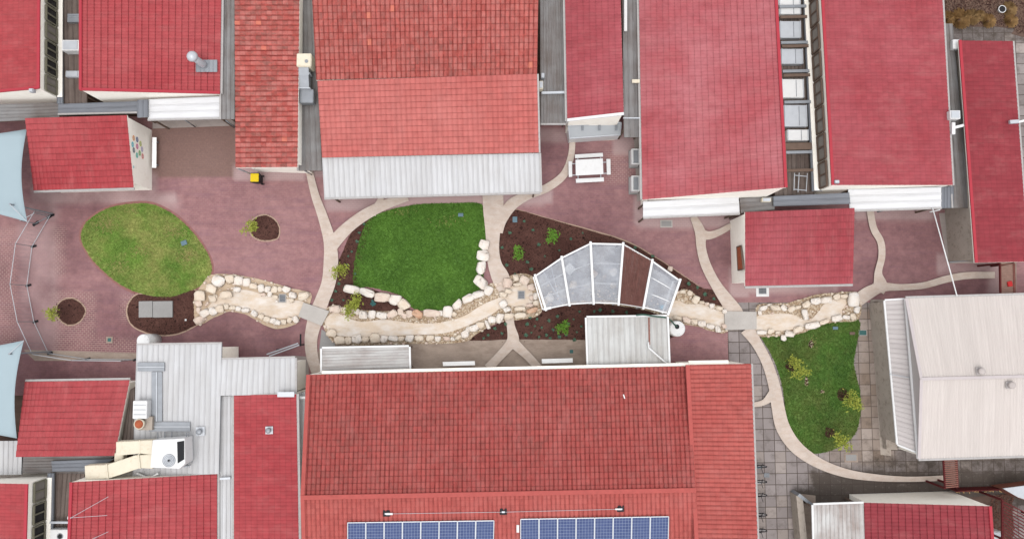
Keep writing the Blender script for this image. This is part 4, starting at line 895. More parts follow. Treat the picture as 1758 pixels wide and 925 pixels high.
# (px, py, w, h, turn, colour) grouped by the bank they line
ROCKS = {
 'WN': [(373.8, 481.4, 20, 17, -20, 'w'), (394, 479.5, 15, 15, 0, 'c'), (408.2, 481.4, 16, 16, 0, 'w'), (422.5, 484.6, 14, 13, 0, 'w'), (434.8, 490.5, 14, 10, -8, 'c'), (448, 495, 11, 13, 20, 'w'), (459, 497, 12, 11, 0, 'w'), (470, 497, 11, 12, 0, 'c'), (480, 496, 8, 10, 0, 'c'), (491, 497, 15, 11, -25, 'w'), (502.5, 507, 14, 10, 0, 'w'), (520, 508, 20, 14, 0, 'c')],
 'WI': [(362.8, 495, 19, 15, -30, 'c'), (342.7, 507, 20, 18, 0, 'c'), (364, 512.5, 14, 12, 0, 'c'), (387.5, 505.4, 21, 13, 10, 'c'), (406.3, 497, 12, 9, 0, 'w'), (339.5, 521, 14, 11, 0, 'p'), (452, 505.5, 9, 6, 0, 'p'), (463.3, 504.6, 9, 9, 0, 'w'), (473, 509.5, 10, 7, 0, 'c'), (500, 516, 9, 8, 0, 'c'), (475, 517, 5, 4, 0, 'w')],
 'WS': [(340, 533, 8, 12, 0, 'p'), (341.4, 549, 17, 14, 30, 'p'), (351, 537, 15, 12, 30, 'w'), (365.4, 534, 14, 12, -35, 'w'), (377, 530, 13, 12, 0, 'c'), (388, 526, 9, 10, 0, 'c'), (398, 528, 11, 7, 0, 'c'), (408.4, 530, 10, 8, 0, 'w'), (421, 532.5, 14, 7, -8, 'w'), (436.5, 538.5, 12, 9, -30, 'w'), (447.4, 543, 10, 9, -25, 'c'), (458, 547.5, 12, 10, -20, 'c'), (467.5, 550, 10, 9, 0, 'w'), (476.5, 553.5, 10, 9, 0, 'w'), (487, 552.5, 11, 9, 0, 'c'), (497.5, 549, 9, 11, 0, 'c'), (507, 548, 10, 12, 30, 'w')],
 'MW': [(603, 496.5, 27, 14, -8, 'w'), (629.5, 501.8, 27, 13, -17, 'w'), (656, 510, 25, 16, -5, 'p'), (678, 514.6, 21, 16, -12, 'w'), (693.8, 523.5, 20, 19, -35, 'c')],
 'MN': [(576.5, 530.5, 20, 13, 0, 'p'), (590, 533, 10, 10, 0, 'c'), (612, 535, 9, 9, 0, 'w'), (623.7, 540.4, 15, 13, 0, 'w'), (638.5, 539.6, 13, 13, 0, 'w'), (655, 542, 18, 12, -8, 'w'), (673.4, 538.9, 18, 12, 28, 'p'), (687.3, 535.5, 10, 10, 0, 'p'), (694, 542, 11, 9, -35, 'p'), (703.3, 539.6, 11, 13, 0, 'p'), (716.5, 539, 19, 13, -28, 'o'), (741.5, 538, 28, 13, 0, 'p'), (755.6, 537.4, 9, 9, 0, 'w'), (768, 535, 17, 18, 0, 'w'), (780, 539, 9, 9, -30, 'c'), (786, 523, 20, 12, 36, 'w'), (802.8, 512.4, 20, 14, 36, 'w'), (821, 504.8, 19, 12, 20, 'w'), (825.5, 484.4, 26, 18, -42, 'w'), (838.3, 498, 15, 16, -25, 'w'), (826.5, 460.5, 17, 21, 0, 'w'), (828.5, 439, 21, 19, 0, 'w'), (831, 420, 17, 18, -10, 'w')],
 'MS': [(568, 571, 18, 12, -15, 'c'), (582.5, 583.5, 17, 14, 0, 'c'), (598, 585, 12, 12, 0, 'c'), (612.8, 582, 16, 15, 20, 'w'), (627.2, 583, 13, 11, 0, 'c'), (643, 580, 17, 17, 0, 'c'), (658.7, 582, 14, 13, -8, 'w'), (675, 581.2, 16, 9, 0, 'w'), (688.5, 581.2, 11, 9, 0, 'c'), (702.9, 581.2, 15, 11, 0, 'w'), (719.5, 581.2, 15, 10, 0, 'c'), (737.7, 580, 14, 11, 0, 'c'), (751.8, 581, 11, 8, 0, 'w'), (765.7, 580.8, 12, 8, 0, 'p'), (777.5, 581.7, 8, 6, 0, 'w'), (786.5, 579, 11, 7, 45, 'c'), (799, 573.5, 16, 12, 25, 'w'), (803.5, 565, 8, 8, 0, 'w'), (813.4, 563.8, 15, 12, 15, 'w'), (825, 557.8, 15, 12, 10, 'c'), (836.8, 557, 7, 15, 25, 'w'), (844.4, 548.7, 14, 13, 10, 'w'), (858, 546.2, 14, 17, -10, 'w'), (874.4, 543, 17, 11, 0, 'c'), (893.4, 541, 20, 10, 4, 'c')],
 'PO': [(871.8, 485.6, 16, 16, 0, 'p'), (885.6, 476.5, 11, 12, 0, 'c'), (900.3, 480, 17, 14, -35, 'p'), (889, 488, 16, 7, 10, 'c'), (873, 500, 13, 9, -15, 'c'), (864, 505.5, 14, 9, -8, 'c'), (864, 522, 14, 12, 35, 'w'), (871, 531, 13, 9, 30, 'w'), (893.4, 530, 18, 7, 0, 'c'), (914, 533, 19, 9, 12, 'o'), (910, 524, 13, 7, 0, 'p'), (920, 520, 9, 9, 0, 'c'), (919.4, 508, 8, 11, 0, 'w'), (912.5, 511, 8, 9, 0, 'p'), (912.5, 493, 12, 11, 0, 'p')],
 'EN': [(1172, 500.5, 10, 6, 0, 'c'), (1184, 503.5, 9, 9, -30, 'c'), (1195, 514, 12, 13, -30, 'c'), (1205, 519, 10, 6, 0, 'c'), (1214, 522, 8, 6, 0, 'p'), (1222.4, 524.5, 9, 8, 0, 'w'), (1235.4, 529, 12, 8, -10, 'c'), (1244.2, 534.2, 8, 8, 0, 'w')],
 'ES': [(1163, 545.5, 14, 7, -10, 'c'), (1178.3, 549.1, 15, 10, -8, 'p'), (1192.5, 552.4, 13, 10, 0, 'c'), (1205.5, 555.5, 14, 11, 0, 'w'), (1219.8, 560, 14, 8, -15, 'w'), (1233.2, 565, 11, 11, 0, 'w'), (1243, 560, 8, 8, 0, 'p')],
 'XN': [(1311.7, 528.8, 15, 8, 5, 'w'), (1321.5, 523, 10, 4, 0, 'w'), (1331.4, 527.6, 18, 9, 0, 'c'), (1345.6, 527.6, 11, 9, -25, 'w'), (1358.7, 530, 13, 10, 30, 'c'), (1371, 527, 11, 7, 10, 'c'), (1304.6, 537, 7, 8, 0, 'w'), (1385, 523, 14, 10, 25, 'c'), (1401, 517, 17, 11, 10, 'w'), (1418.8, 514.5, 19, 11, 5, 'w'), (1437.2, 510, 12, 11, 20, 'c'), (1449.7, 508.8, 13, 8, 0, 'c'), (1382.5, 539.5, 10, 18, 8, 'w')],
 'XE': [(1467, 514, 18, 23, 0, 'w'), (1472.3, 532, 11, 11, 0, 'w'), (1465, 543.5, 10, 11, 20, 'c'), (1452.7, 544.2, 13, 7, -5, 'w'), (1437.2, 546, 17, 11, 12, 'w'), (1416.4, 552.8, 17, 8, 15, 'c'), (1395, 559, 25, 11, 8, 'w'), (1370, 565.5, 17, 10, 20, 'c'), (1355.7, 572.8, 16, 10, 0, 'w'), (1345, 580, 9, 11, 0, 'w'), (1335, 570.6, 9, 5, 0, 'c'), (1323, 568.6, 12, 9, 0, 'c'), (1307.6, 570, 18, 7, 0, 'w')],
}
WHERE = {
 'WN': ('on the upper bank of western creek, from the left lawn', 'x'), 'WI': ('inside the head of the western creek, from the left', 'x'),
 'WS': ('on the lower bank of western creek, from the left', 'x'), 'MW': ('in the short row cutting mulch below the middle lawn', 'x'),
 'MN': ('edging the middle lawn side of creek, from askew footbridge', 'o'), 'MS': ('on the lower bank of middle creek, from askew footbridge', 'o'),
 'PO': ('ringing the grate pool beside the shade house, clockwise', 'o'), 'EN': ('on the mulch side between shade house and square footbridge', 'x'),
 'ES': ('on the tank side between shade house and square footbridge', 'x'), 'XN': ('on the noticeboard hut side of the far right creek', 'o'),
 'XE': ('on the right lawn side of far right creek', 'o')}
ORDN = ['first', 'second', 'third', 'fourth', 'fifth', 'sixth', 'seventh', 'eighth', 'ninth', 'tenth', 'eleventh', 'twelfth', 'thirteenth', 'fourteenth', 'fifteenth', 'sixteenth', 'seventeenth', 'eighteenth', 'nineteenth', 'twentieth', 'twenty-first', 'twenty-second', 'twenty-third', 'twenty-fourth', 'twenty-fifth']
CN = {'w': 'white', 'c': 'cream', 'p': 'pinkish', 'o': 'rusty'}
ROCKW = []
for k, lst in ROCKS.items():
    txt, order = WHERE[k]
    if order == 'x': lst = sorted(lst, key=lambda a: a[0])
    for i, (px, py, w_, h_, ang, cc) in enumerate(lst):
        me = rr.choice(RM['rock_'+cc]); o = bpy.data.objects.new('creek_stone', me)
        big = (w_+h_)/2
        ht = 0.35*big/28*rr.uniform(0.9, 1.35)+0.1
        q = P(px, py, ht*0.8); o.location = (q.x, q.y, 0.03)
        o.scale = (w_/28.0*rr.uniform(1.0, 1.1), h_/28.0*rr.uniform(1.0, 1.12), ht); o.rotation_euler = (rr.uniform(-.08, .08), rr.uniform(-.08, .08), R(ang+rr.uniform(-6, 6)))
        COL.objects.link(o); ROCKW.append((q.x, q.y, big/56))
        tag(o, '%s %s %s stone %s' % (ORDN[i], CN[cc], 'large' if big > 15.5 else 'small' if big < 10 else 'medium', txt), 'stone', 'sandstone rocks edging the dry creek')

def shard(q, p, z, s):
    a = q.uniform(0, 6.28); d = Vector((math.cos(a), math.sin(a), 0)); e = Vector((-d.y, d.x, 0))
    c = Vector((p[0], p[1], z)); return [c-d*s, c+e*s*.45+Vector((0, 0, s*.3)), c+d*s, c-e*s*.45+Vector((0, 0, s*.2))]
def chips(name, poly, dens, z, s0, s1, mat, seed, avoid=(), tilt=True):
    q = random.Random(seed); vs_, fs_ = [], []
    for p in scatter(poly, dens, q, avoid):
        b = len(vs_); vs_ += shard(q, p, z+q.uniform(0, .02), q.uniform(s0, s1)); fs_.append((b, b+1, b+2, b+3))
    o = mesh(name, vs_, fs_, mat); o['kind'] = 'stuff'; tag(o, None); return o
M['chip_l'] = mat_plain('pale_bark_chips', S(128, 92, 80), 0.9, 0.3, 6); M['chip_d'] = mat_plain('dark_bark_chips', S(40, 28, 28), 0.9, 0.3, 6)
allc = list(CW.values())
for i, (k, w_) in enumerate(BW.items()):
    chips('mulch', w_, 110, 0.055, .02, .045, 'chips', i, allc); chips('mulch', w_, 22, 0.065, .015, .04, 'chip_l', 20+i, allc); chips('mulch', w_, 14, 0.05, .03, .06, 'chip_d', 40+i, allc)
def pebbles(poly, dens, seed, avoid):
    q = random.Random(seed); g = G()
    for p in scatter(poly, dens, q, avoid):
        s = q.uniform(.02, .06); a = q.uniform(0, 3); c = Vector((p[0], p[1], 0.075))
        vs_ = [c+Vector((math.cos(a+k*1.57)*s*q.uniform(.7, 1.1), math.sin(a+k*1.57)*s*q.uniform(.7, 1.1), 0)) for k in range(4)]+[c+Vector((0, 0, s*.8))]
        g.add(vs_, [(0, 1, 4), (1, 2, 4), (2, 3, 4), (3, 0, 4)])
    o = g.build('gravel', 'pebble'); o['kind'] = 'stuff'
for i, k in enumerate('mex'): pebbles(CW[k], 45, 60+i, [CHW[k]])
def grass(poly, dens, mat, seed, z=0.03, hh=(.04, .09), avoid=()):
    q = random.Random(seed); vs_, fs_ = [], []
    for p in scatter(poly, dens, q, avoid):
        for _ in range(3):
            a = q.uniform(0, 6.28); h_ = q.uniform(*hh); wd = q.uniform(.010, .02); ln = q.uniform(.02, .08)
            x, y = p[0]+q.uniform(-.03, .03), p[1]+q.uniform(-.03, .03); dx, dy = math.cos(a), math.sin(a)
            b = len(vs_); vs_ += [(x-dy*wd, y+dx*wd, z), (x+dy*wd, y-dx*wd, z), (x+dx*ln, y+dy*ln, z+h_)]; fs_.append((b, b+1, b+2))
    o = mesh('grass', vs_, fs_, mat); o['kind'] = 'stuff'; return o
grass(LW, 420, 'grass_dry', 1, hh=(.03, .06)); grass(LM, 480, 'grass', 2, hh=(.03, .07)); grass(LE, 420, 'grass_r', 3, hh=(.03, .07))
# worn straw coloured tufts on the left lawn
M['dry_tuft'] = mat_plain('dry_turf', S(206, 192, 128), 0.8, 0.25, 5)
for i, (cx, cy, rx, ry, dn) in enumerate([(182, 385, 26, 20, 150), (300, 398, 22, 16, 130), (322, 440, 22, 16, 150), (240, 430, 30, 16, 80), (200, 455, 24, 16, 70), (225, 362, 26, 9, 90), (690, 365, 30, 9, 40), (1395, 590, 8, 16, 60), (770, 380, 40, 12, 30)]):
    for k, f_ in enumerate((.5, 1.0)):
        pts = [P(cx+rx*f_*math.cos(a/12*6.283)*rr.uniform(.75, 1.15), cy+ry*f_*math.sin(a/12*6.283)*rr.uniform(.75, 1.15), 0) for a in range(12)]
        grass(pts, dn*(1.2-.6*k), 'dry_tuft', 100+i*2+k, hh=(.05, .075))
# small packing stones between the rocks
def packing(poly, dens, seed, avoid):
    q = random.Random(seed); g = G()
    for p in scatter(poly, dens, q, avoid):
        s = q.uniform(.05, .13); a = q.uniform(0, 6.28); n = 6; c = Vector((p[0], p[1], .06)); e = q.uniform(.6, 1)
        g.mi = q.choice((0, 0, 1))
        lo = [c+Vector((math.cos(a+k*6.283/n)*s*q.uniform(.8, 1.1), math.sin(a+k*6.283/n)*s*e*q.uniform(.8, 1.1), 0)) for k in range(n)]; hi = [c+(v-c)*.6+Vector((0, 0, s*.7)) for v in lo]
        g.add(lo+hi, [(k, (k+1) % n, n+(k+1) % n, n+k) for k in range(n)]+[tuple(n+k for k in range(n))])
    o = g.build('packing_stones', None, mats=[M['rock_c'], M['rock_p']]); o['kind'] = 'stuff'
for i, k in enumerate('wmex'): packing(CW[k], 9, 70+i, [CHW[k]])
# leaf litter and crumbs of bark strayed off the beds
lq = random.Random(77); vs_, fs_ = [], []
for k, w_ in BW.items():
    for i in range(len(w_)):
        for _ in range(2):
            v = w_[i]+Vector((lq.gauss(0, .16), lq.gauss(0, .16), 0)); b = len(vs_); vs_ += shard(lq, (v.x, v.y), .07, lq.uniform(.015, .04)); fs_.append((b, b+1, b+2, b+3))
o = mesh('bark_litter', vs_, fs_, 'chips'); o['kind'] = 'stuff'

# ================================================================== PLANTS
def leaves(q, c, rx, ry, rz, n, s0, s1, clumps=7):
    cl = [Vector((q.uniform(-.75, .75)*rx, q.uniform(-.75, .75)*ry, q.uniform(-.5, .8)*rz)) for _ in range(clumps)]
    vs_, fs_ = [], []
    for i in range(n):
        k = cl[i % clumps]; p = c+k+Vector((q.gauss(0, .28)*rx, q.gauss(0, .28)*ry, q.gauss(0, .3)*rz))
        d = Vector((q.gauss(0, 1), q.gauss(0, 1), q.gauss(0, .5))).normalized(); e = d.orthogonal(); e.rotate(Matrix.Rotation(q.uniform(0, 6.28), 3, d)); e = (e*Vector((1, 1, .3))).normalized()
        s = q.uniform(s0, s1); b = len(vs_)
        vs_ += [p-d*s, p+e*s*.32, p+d*s, p-e*s*.32]; fs_.append((b, b+1, b+2, b+3))
    return vs_, fs_, cl
def young_tree(px, py, r, ht, mat, label, seed, n=260, base=None, elong=(1, 1), group='young trees in the garden beds'):
    q = random.Random(seed)
    c = P(px, py, ht*.8); b = P(base[0], base[1], 0.03) if base else Vector((c.x+q.uniform(-.1, .1), c.y+q.uniform(-.1, .1), 0.03))
    t = thing('young_tree', label, 'young tree', b, group)
    vs_, fs_, cl = leaves(q, c, r*elong[0], r*elong[1], ht*.28, n, .05, .12)
    top = c+Vector((0, 0, ht*.1)); g = G().tube([b, b.lerp(top, .5)+Vector((.03, .02, 0)), top], [.03, .022, .008], 7)
    for k in cl: g.tube([b.lerp(top, .45), b.lerp(top, .6)*.5+(c+k)*.5, c+k], [.014, .009, .004], 5)
    g.build('trunk', 'bark', t); mesh('crown', vs_, fs_, mat, t)
young_tree(584, 465, .42, 1.2, 'leaf', 'yellow green bushy young tree in mulch beside the forked cream path', 1, 330)
young_tree(608, 523, .58, 1.2, 'leaf', 'spiky yellow green shrub spilling over stones near the askew footbridge', 2, 460, elong=(.85, 1.1))
young_tree(949, 403, .42, .9, 'leaf_g', 'fresh green shrub in mulch, nearest to the paving edge', 3, 240)
young_tree(890, 435, .36, 1.0, 'leaf_g', 'bright green three lobed shrub in mulch nearest the round grate pool', 4, 220, elong=(.9, 1.1))
young_tree(965, 561, .36, .8, 'leaf_g', 'small green shrub in mulch between shade house and ribbed shed', 5, 200)
young_tree(428, 388, .50, 1.5, 'leaf', 'feathery young tree leaning over the oval mulch pit on the paving', 6, 240, base=(441, 389), elong=(1.1, .8))
young_tree(93, 537, .48, 1.4, 'leaf', 'sparse feathery young tree at the mulch pit beside the curved fence', 7, 220, base=(106, 536), elong=(.9, .9))
young_tree(1372, 631, .55, 1.6, 'leaf', 'yellow green young tree in the upper half of the right lawn', 8, 380, base=(1362, 628))
young_tree(1462, 684, .50, 1.7, 'leaf', 'yellow green young tree at the right rim of right lawn', 9, 330, base=(1446, 676))
young_tree(1441, 753, .52, 1.7, 'leaf', 'yellow green young tree at the bottom of the right lawn', 10, 340, base=(1426, 742))
for i, (px, py, rx, ry) in enumerate([(1358, 628, 9, 10), (1446, 676, 11, 12), (1424, 742, 12, 10), (1385, 655, 4, 10), (1412, 672, 5, 4), (1392, 590, 5, 7)]):
    q = random.Random(i+5); pts = [(px+rx*math.cos(a/9*6.283)*q.uniform(.6, 1.1), py+ry*math.sin(a/9*6.283)*q.uniform(.6, 1.1)) for a in range(9)]
    _, ww = flat('bare_patch', pts, 0.045+.001*i, 'mulch' if i < 3 else 'gravel', thick=.01); chips('mulch', ww, 90, .07, .04, .1, 'chips', 80+i)
# seedlings: rosettes dotted over the mulch
def seedling_mesh(seed, mat):
    q = random.Random(seed); vs_, fs_ = [], []
    for i in range(11):
        a = i*2.4+q.uniform(-.3, .3); l_ = q.uniform(.06, .13); w_ = l_*.3; d = Vector((math.cos(a), math.sin(a), q.uniform(.3, 1.1))); e = Vector((-math.sin(a), math.cos(a), 0)); b = len(vs_)
        vs_ += [Vector((0, 0, .02)), d*l_*.5+e*w_, d*l_, d*l_*.5-e*w_]; fs_.append((b, b+1, b+2, b+3))
    me = bpy.data.meshes.new('seedling'); me.from_pydata(vs_, [], fs_); me.materials.append(M[mat]); return me
SM = [seedling_mesh(i, 'leaf_t') for i in range(4)]
SEED = {
 'tiny blue green seedling in the mulch between shade house and creek path': [(838, 575), (850, 563), (862, 572), (868, 556), (905, 556), (912, 571), (922, 548), (930, 562), (938, 575), (942, 550), (950, 566), (957, 543), (975, 556), (985, 548), (990, 570), (998, 560), (903, 575), (925, 578), (945, 580), (972, 575), (986, 583), (995, 535), (1020, 534), (1030, 532), (1052, 534), (1075, 536), (918, 560), (960, 578), (910, 545), (830, 580)],
 'tiny blue green seedling in the mulch beside the forked cream path': [(582, 487), (576, 500), (590, 515), (595, 455), (604, 432), (613, 415), (598, 440), (570, 515), (625, 385), (617, 400), (592, 495), (610, 470)],
 'tiny blue green seedling in the large mulch bed above the shade house': [(870, 455), (884, 470), (905, 450), (915, 395), (925, 420), (935, 440), (960, 430), (900, 380), (980, 410), (1000, 400), (875, 400), (862, 425), (912, 462), (1150, 470), (1197, 493), (1182, 487), (1210, 505), (1225, 513), (1120, 440), (1090, 425)],
}
for lab, pts in SEED.items():
    for i, (px, py) in enumerate(pts):
        o = bpy.data.objects.new('seedling', SM[i % 4]); q = P(px, py, .06); o.location = (q.x, q.y, .05); s = rr.uniform(.7, 1.25); o.scale = (s, s, s); o.rotation_euler = (0, 0, rr.uniform(0, 6))
        COL.objects.link(o); tag(o, lab, 'seedling', lab.replace('tiny blue green seedling', 'seedlings'))
o = bpy.data.objects.new('seedling', seedling_mesh(9, 'teal')); q = P(641, 521, .1); o.location = (q.x, q.y, .05); o.scale = (2.3, 2.3, 2.3); COL.objects.link(o); tag(o, 'largest blue green spiky plant beside the yellow green creek shrub', 'plant')
# dry grasses, top right
def clump(px, py, r, label, seed, mat='straw', n=500):
    q = random.Random(seed); c = P(px, py, .1); vs_, fs_ = [], []
    for i in range(n):
        a = q.uniform(0, 6.28); rr_ = r*math.sqrt(q.random())*.55; x, y = c.x+math.cos(a)*rr_, c.y+math.sin(a)*rr_; l_ = r*q.uniform(.3, .6); h_ = .55*r*q.uniform(.5, 1.3)*(1.2-rr_/r)
        e = Vector((-math.sin(a), math.cos(a), 0))*q.uniform(.012, .028); a2 = a+q.gauss(0, .5); b = len(vs_)
        vs_ += [Vector((x, y, .03))-e, Vector((x, y, .03))+e, Vector((x+math.cos(a2)*l_*.5, y+math.sin(a2)*l_*.5, h_))+e*.7, Vector((x+math.cos(a2)*l_, y+math.sin(a2)*l_, h_*.75))]; fs_.append((b, b+1, b+2, b+3))
    tag(mesh('dry_grass_clump', vs_, fs_, mat), label, 'grass clump', 'dry ornamental grass clumps')
M['straw2'] = mat_plain('pale_straw_blade', S(222, 186, 134), 0.8, 0.3, 6); M['twig'] = mat_plain('dead_twig', S(138, 112, 98), 0.9, 0.3, 6)
clump(1627, 33, .55, 'dry tan grass clump touching the eave of the top right block', 1); clump(1648, 33, .7, 'big dry tan grass clump right above the dark ribbed walkway end', 2)
clump(1668, 30, .55, 'pale tan grass clump, third along the row of dry clumps', 3, 'straw2'); clump(1683, 27, .4, 'small pale tan clump ending the long dry grass row', 4, 'straw2')
clump(1697, 36, .5, 'olive tan grass clump above the pale flagstones', 5); clump(1732, 16, .52, 'round orange tan clump right beside the white pot', 6, 'straw2'); clump(1735, 36, .48, 'ragged orange clump below the one beside the white pot', 7)
chips('mulch', [P(x, y, 0) for x, y in ((1616, -40), (1800, -40), (1800, 60), (1745, 58), (1738, 46), (1640, 44), (1616, 38))], 260, .05, .03, .10, 'twig', 91)
chips('mulch', [P(x, y, 0) for x, y in ((1616, -40), (1800, -40), (1800, 60), (1745, 58), (1738, 46), (1640, 44), (1616, 38))], 120, .06, .03, .08, 'chips', 92)
chips('mulch', [P(x, y, 0) for x, y in ((1700, 850), (1738, 846), (1742, 985), (1704, 985))], 160, .05, .03, .10, 'chip_l', 93)
chips('mulch', [P(x, y, 0) for x, y in ((1640, 838), (1730, 833), (1735, 842), (1640, 846))], 160, .05, .03, .09, 'straw', 94)
t = thing('plant_pot', 'white pot tipped on its side among dry grasses', 'pot', P(1716, 19)); q = P(1716, 19, 0)
G().cyl((q.x, q.y, .03), .16, .24, .26, 18).build('pot', 'white', t); G().cyl((q.x, q.y, .20), .19, .2, .095, 18).build('soil', 'dark', t)

# ================================================================== SHADE HOUSE (curved pergola)
t = thing('shade_house', 'white framed fan shaped shade house over the dry creek', 'shade house', P(1040, 490))
tops = [(919, 474), (964.3, 442.8), (1013.7, 418.2), (1069.5, 419.5), (1119.3, 448), (1166.8, 481.8)]
bots = [(936.6, 530), (977.3, 522), (1018.9, 519.4), (1061.7, 520.7), (1104.5, 527.2), (1147.3, 537.6)]
ZT, ZB = 2.75, 2.55
A_ = [P(x, y, ZT) for x, y in tops]; B_ = [P(x, y, ZB) for x, y in bots]
for a, b in zip(A_, B_):
    d = (a-b).normalized()*.12
    G().bar(a+d+Vector((0, 0, .06)), b-d+Vector((0, 0, .06)), .13, .14).build('rafter', 'white', t, bevel=.01)
for i in range(5):
    G().bar(A_[i]-Vector((0, 0, .06)), A_[i+1]-Vector((0, 0, .06)), .09, .2).build('beam', 'white', t)
    G().bar(B_[i]-Vector((0, 0, .04)), B_[i+1]-Vector((0, 0, .04)), .07, .12).build('beam', 'white', t)
    for f_ in (.33, .67): 
        if i != 3: G().bar(A_[i].lerp(B_[i], f_)-Vector((0, 0, .03)), A_[i+1].lerp(B_[i+1], f_)-Vector((0, 0, .03)), .045, .06).build('purlin', 'white', t)
    if i != 3:
        n = 8; g = G()
        q4 = (A_[i], A_[i+1], B_[i+1], B_[i]); g.add([v+Vector((0, 0, .005)) for v in q4], [(0, 1, 2, 3)]).build('clear_panel', 'glaze', t)
for i, (a, b) in enumerate(zip(A_, B_)):
    for nm, v in (('post', a), ('post', b)): G().bar((v.x, v.y, 0), (v.x, v.y, v.z), .1, .1, Vector((0, 1, 0))).build(nm, 'white', t)
G().bar(A_[0]+Vector((-.12, -.04, -.02)), B_[0]+Vector((-.17, -.04, -.02)), .06, .22).build('gutter', 'white', t)
G().bar(A_[5]+Vector((-.35, .0, -.14)), B_[5]+Vector((-.33, 0, -.14)), .08, .16).build('beam', 'white', t)
G().bar(B_[0]+Vector((-.12, -.02, .08)), B_[0]+Vector((.32, .06, .08)), .14, .1).build('bracket', 'white', t)
for k in (.0, 1.0): G().bar(A_[0].lerp(A_[1], .3+.3*k)-Vector((0, 0, .3)), B_[0].lerp(B_[1], .75-.1*k)-Vector((0, 0, .3)), .04, .05).build('brace', 'galv_l', t)
# brown rolled roof bay with uneven lengths
q = random.Random(5); g = G(); n = 26
for i in range(n):
    s0, s1 = i/n+.004, (i+1)/n-.004; cuts = [0, q.uniform(.2, .45), q.uniform(.55, .8), 1]
    for k in range(3):
        z = Vector((0, 0, .03+q.uniform(0, .035))); w0 = q.uniform(-.004, .004)
        a = A_[3].lerp(A_[4], s0+w0).lerp(B_[3].lerp(B_[4], s0+w0), cuts[k]+.003)+z; b = A_[3].lerp(A_[4], s0+w0).lerp(B_[3].lerp(B_[4], s0), cuts[k+1])+z
        c = A_[3].lerp(A_[4], s1+w0).lerp(B_[3].lerp(B_[4], s1), cuts[k+1])+z; d = A_[3].lerp(A_[4], s1+w0).lerp(B_[3].lerp(B_[4], s1+w0), cuts[k]+.003)+z
        m1, m2 = (a+d)/2+Vector((0, 0, .03)), (b+c)/2+Vector((0, 0, .03)); g.add([a, b, c, d, m1, m2, a-z*2, b-z*2, c-z*2, d-z*2], [(0, 1, 5, 4), (4, 5, 2, 3), (0, 6, 7, 1), (3, 2, 8, 9), (6, 9, 8, 7)])
g.build('batten_roof', 'brush', t)
flat('concrete_slab', [(926, 478), (965, 448), (1015, 425), (1068, 427), (1112, 455), (1160, 490), (1142, 534), (1104, 522), (1062, 516), (1018, 515), (977, 518), (938, 526)], 0.095, mat_concrete('creek_floor_grey', S(176, 170, 168), .4, S(150, 142, 138)))
t = thing('outdoor_table', 'square white table turned as a diamond under the shade house', 'table', P(978, 462))
q = P(978, 462, .6); G().box((q.x, q.y, .58), .56, .56, .05, R(45)).build('tabletop', 'white', t, bevel=.01)
for dx, dy in ((.3, 0), (-.3, 0), (0, .3), (0, -.3)): G().box((q.x+dx, q.y+dy, .29), .05, .05, .54).build('leg', 'white', t)
for i, (px, py, s, cc, lab) in enumerate([(984, 489, 14, 'c', 'round cream boulder under the shade house near the white diamond table'), (945, 511, 15, 'w', 'white boulder under the left end of the shade house'), (1053, 467, 13, 'w', 'pale boulder seat under the third clear panel, farther from the shed'), (1052, 490, 11, 'c', 'cream boulder seat under the third clear panel, nearer the shed'), (1020, 470, 12, 'p', 'pink boulder beside the middle rafter under the shade house'), (1038, 475, 7, 'p', 'smallest stone under the third clear panel'), (1152, 461, 9, 'p', 'lone pinkish stone in mulch above the right shade house end')]):
    o = bpy.data.objects.new('boulder', RM['rock_'+cc][i]); q = P(px, py, .3); o.location = (q.x, q.y, .05 if i == 6 else .09); o.scale = (s/28, s/28, .4 if i < 6 else .2); o.rotation_euler = (0, 0, i); COL.objects.link(o); tag(o, lab, 'boulder')
t = thing('cushion', 'small light blue cushion under the right shade house panel', 'cushion', P(1137, 528)); q = P(1137, 527, .3)
G().box((q.x, q.y, .22), .3, .26, .3, .1).build('cover', 'bluep', t, bevel=.04)

# ================================================================== FURNITURE AND FITTINGS ON THE GROUND
def boxed(pix, z0, z1):
    q = [P(x, y, z1) for x, y in pix]; return [(v.x, v.y) for v in q], z0, z1
# picnic table
t = thing('picnic_table', 'white picnic table with benches on all four sides', 'picnic table', P(1012, 288)); ZT_ = .75
a, _, _ = boxed([(988, 274.5), (1035, 272), (1036, 299), (988.5, 301.5)], 0, ZT_); G().prism(a, .69, .75).build('tabletop', 'white', t, bevel=.008)
for pix in ([(987, 265.5), (1035, 262.5), (1035.5, 269), (987.5, 272)], [(988.5, 307), (1036.5, 304.5), (1037, 311.5), (989, 314)], [(976, 277), (982, 277), (982.5, 303.5), (976.5, 304)], [(1041, 273), (1048, 273), (1048.5, 299.5), (1042, 300)]):
    a, _, _ = boxed(pix, 0, .45); b = G().prism(a, .40, .45).build('bench', 'white', t, bevel=.006)
for pa, pb in (((992, 268), (992.5, 310)), ((1031, 266), (1031.5, 308)), ((980, 281.5), (1045, 278.5)), ((980, 301), (1045, 297.5))): G().bar(P(*pa, .36), P(*pb, .36), .05, .05).build('frame_rail', 'galv_l', t)
for px, py in ((994, 279), (1031, 277), (994, 296), (1031, 294)): q = P(px, py, .3); G().bar((q.x, q.y, .02), (q.x, q.y, .7), .06, .06, Vector((0, 1, 0))).build('leg', 'galv_l', t)
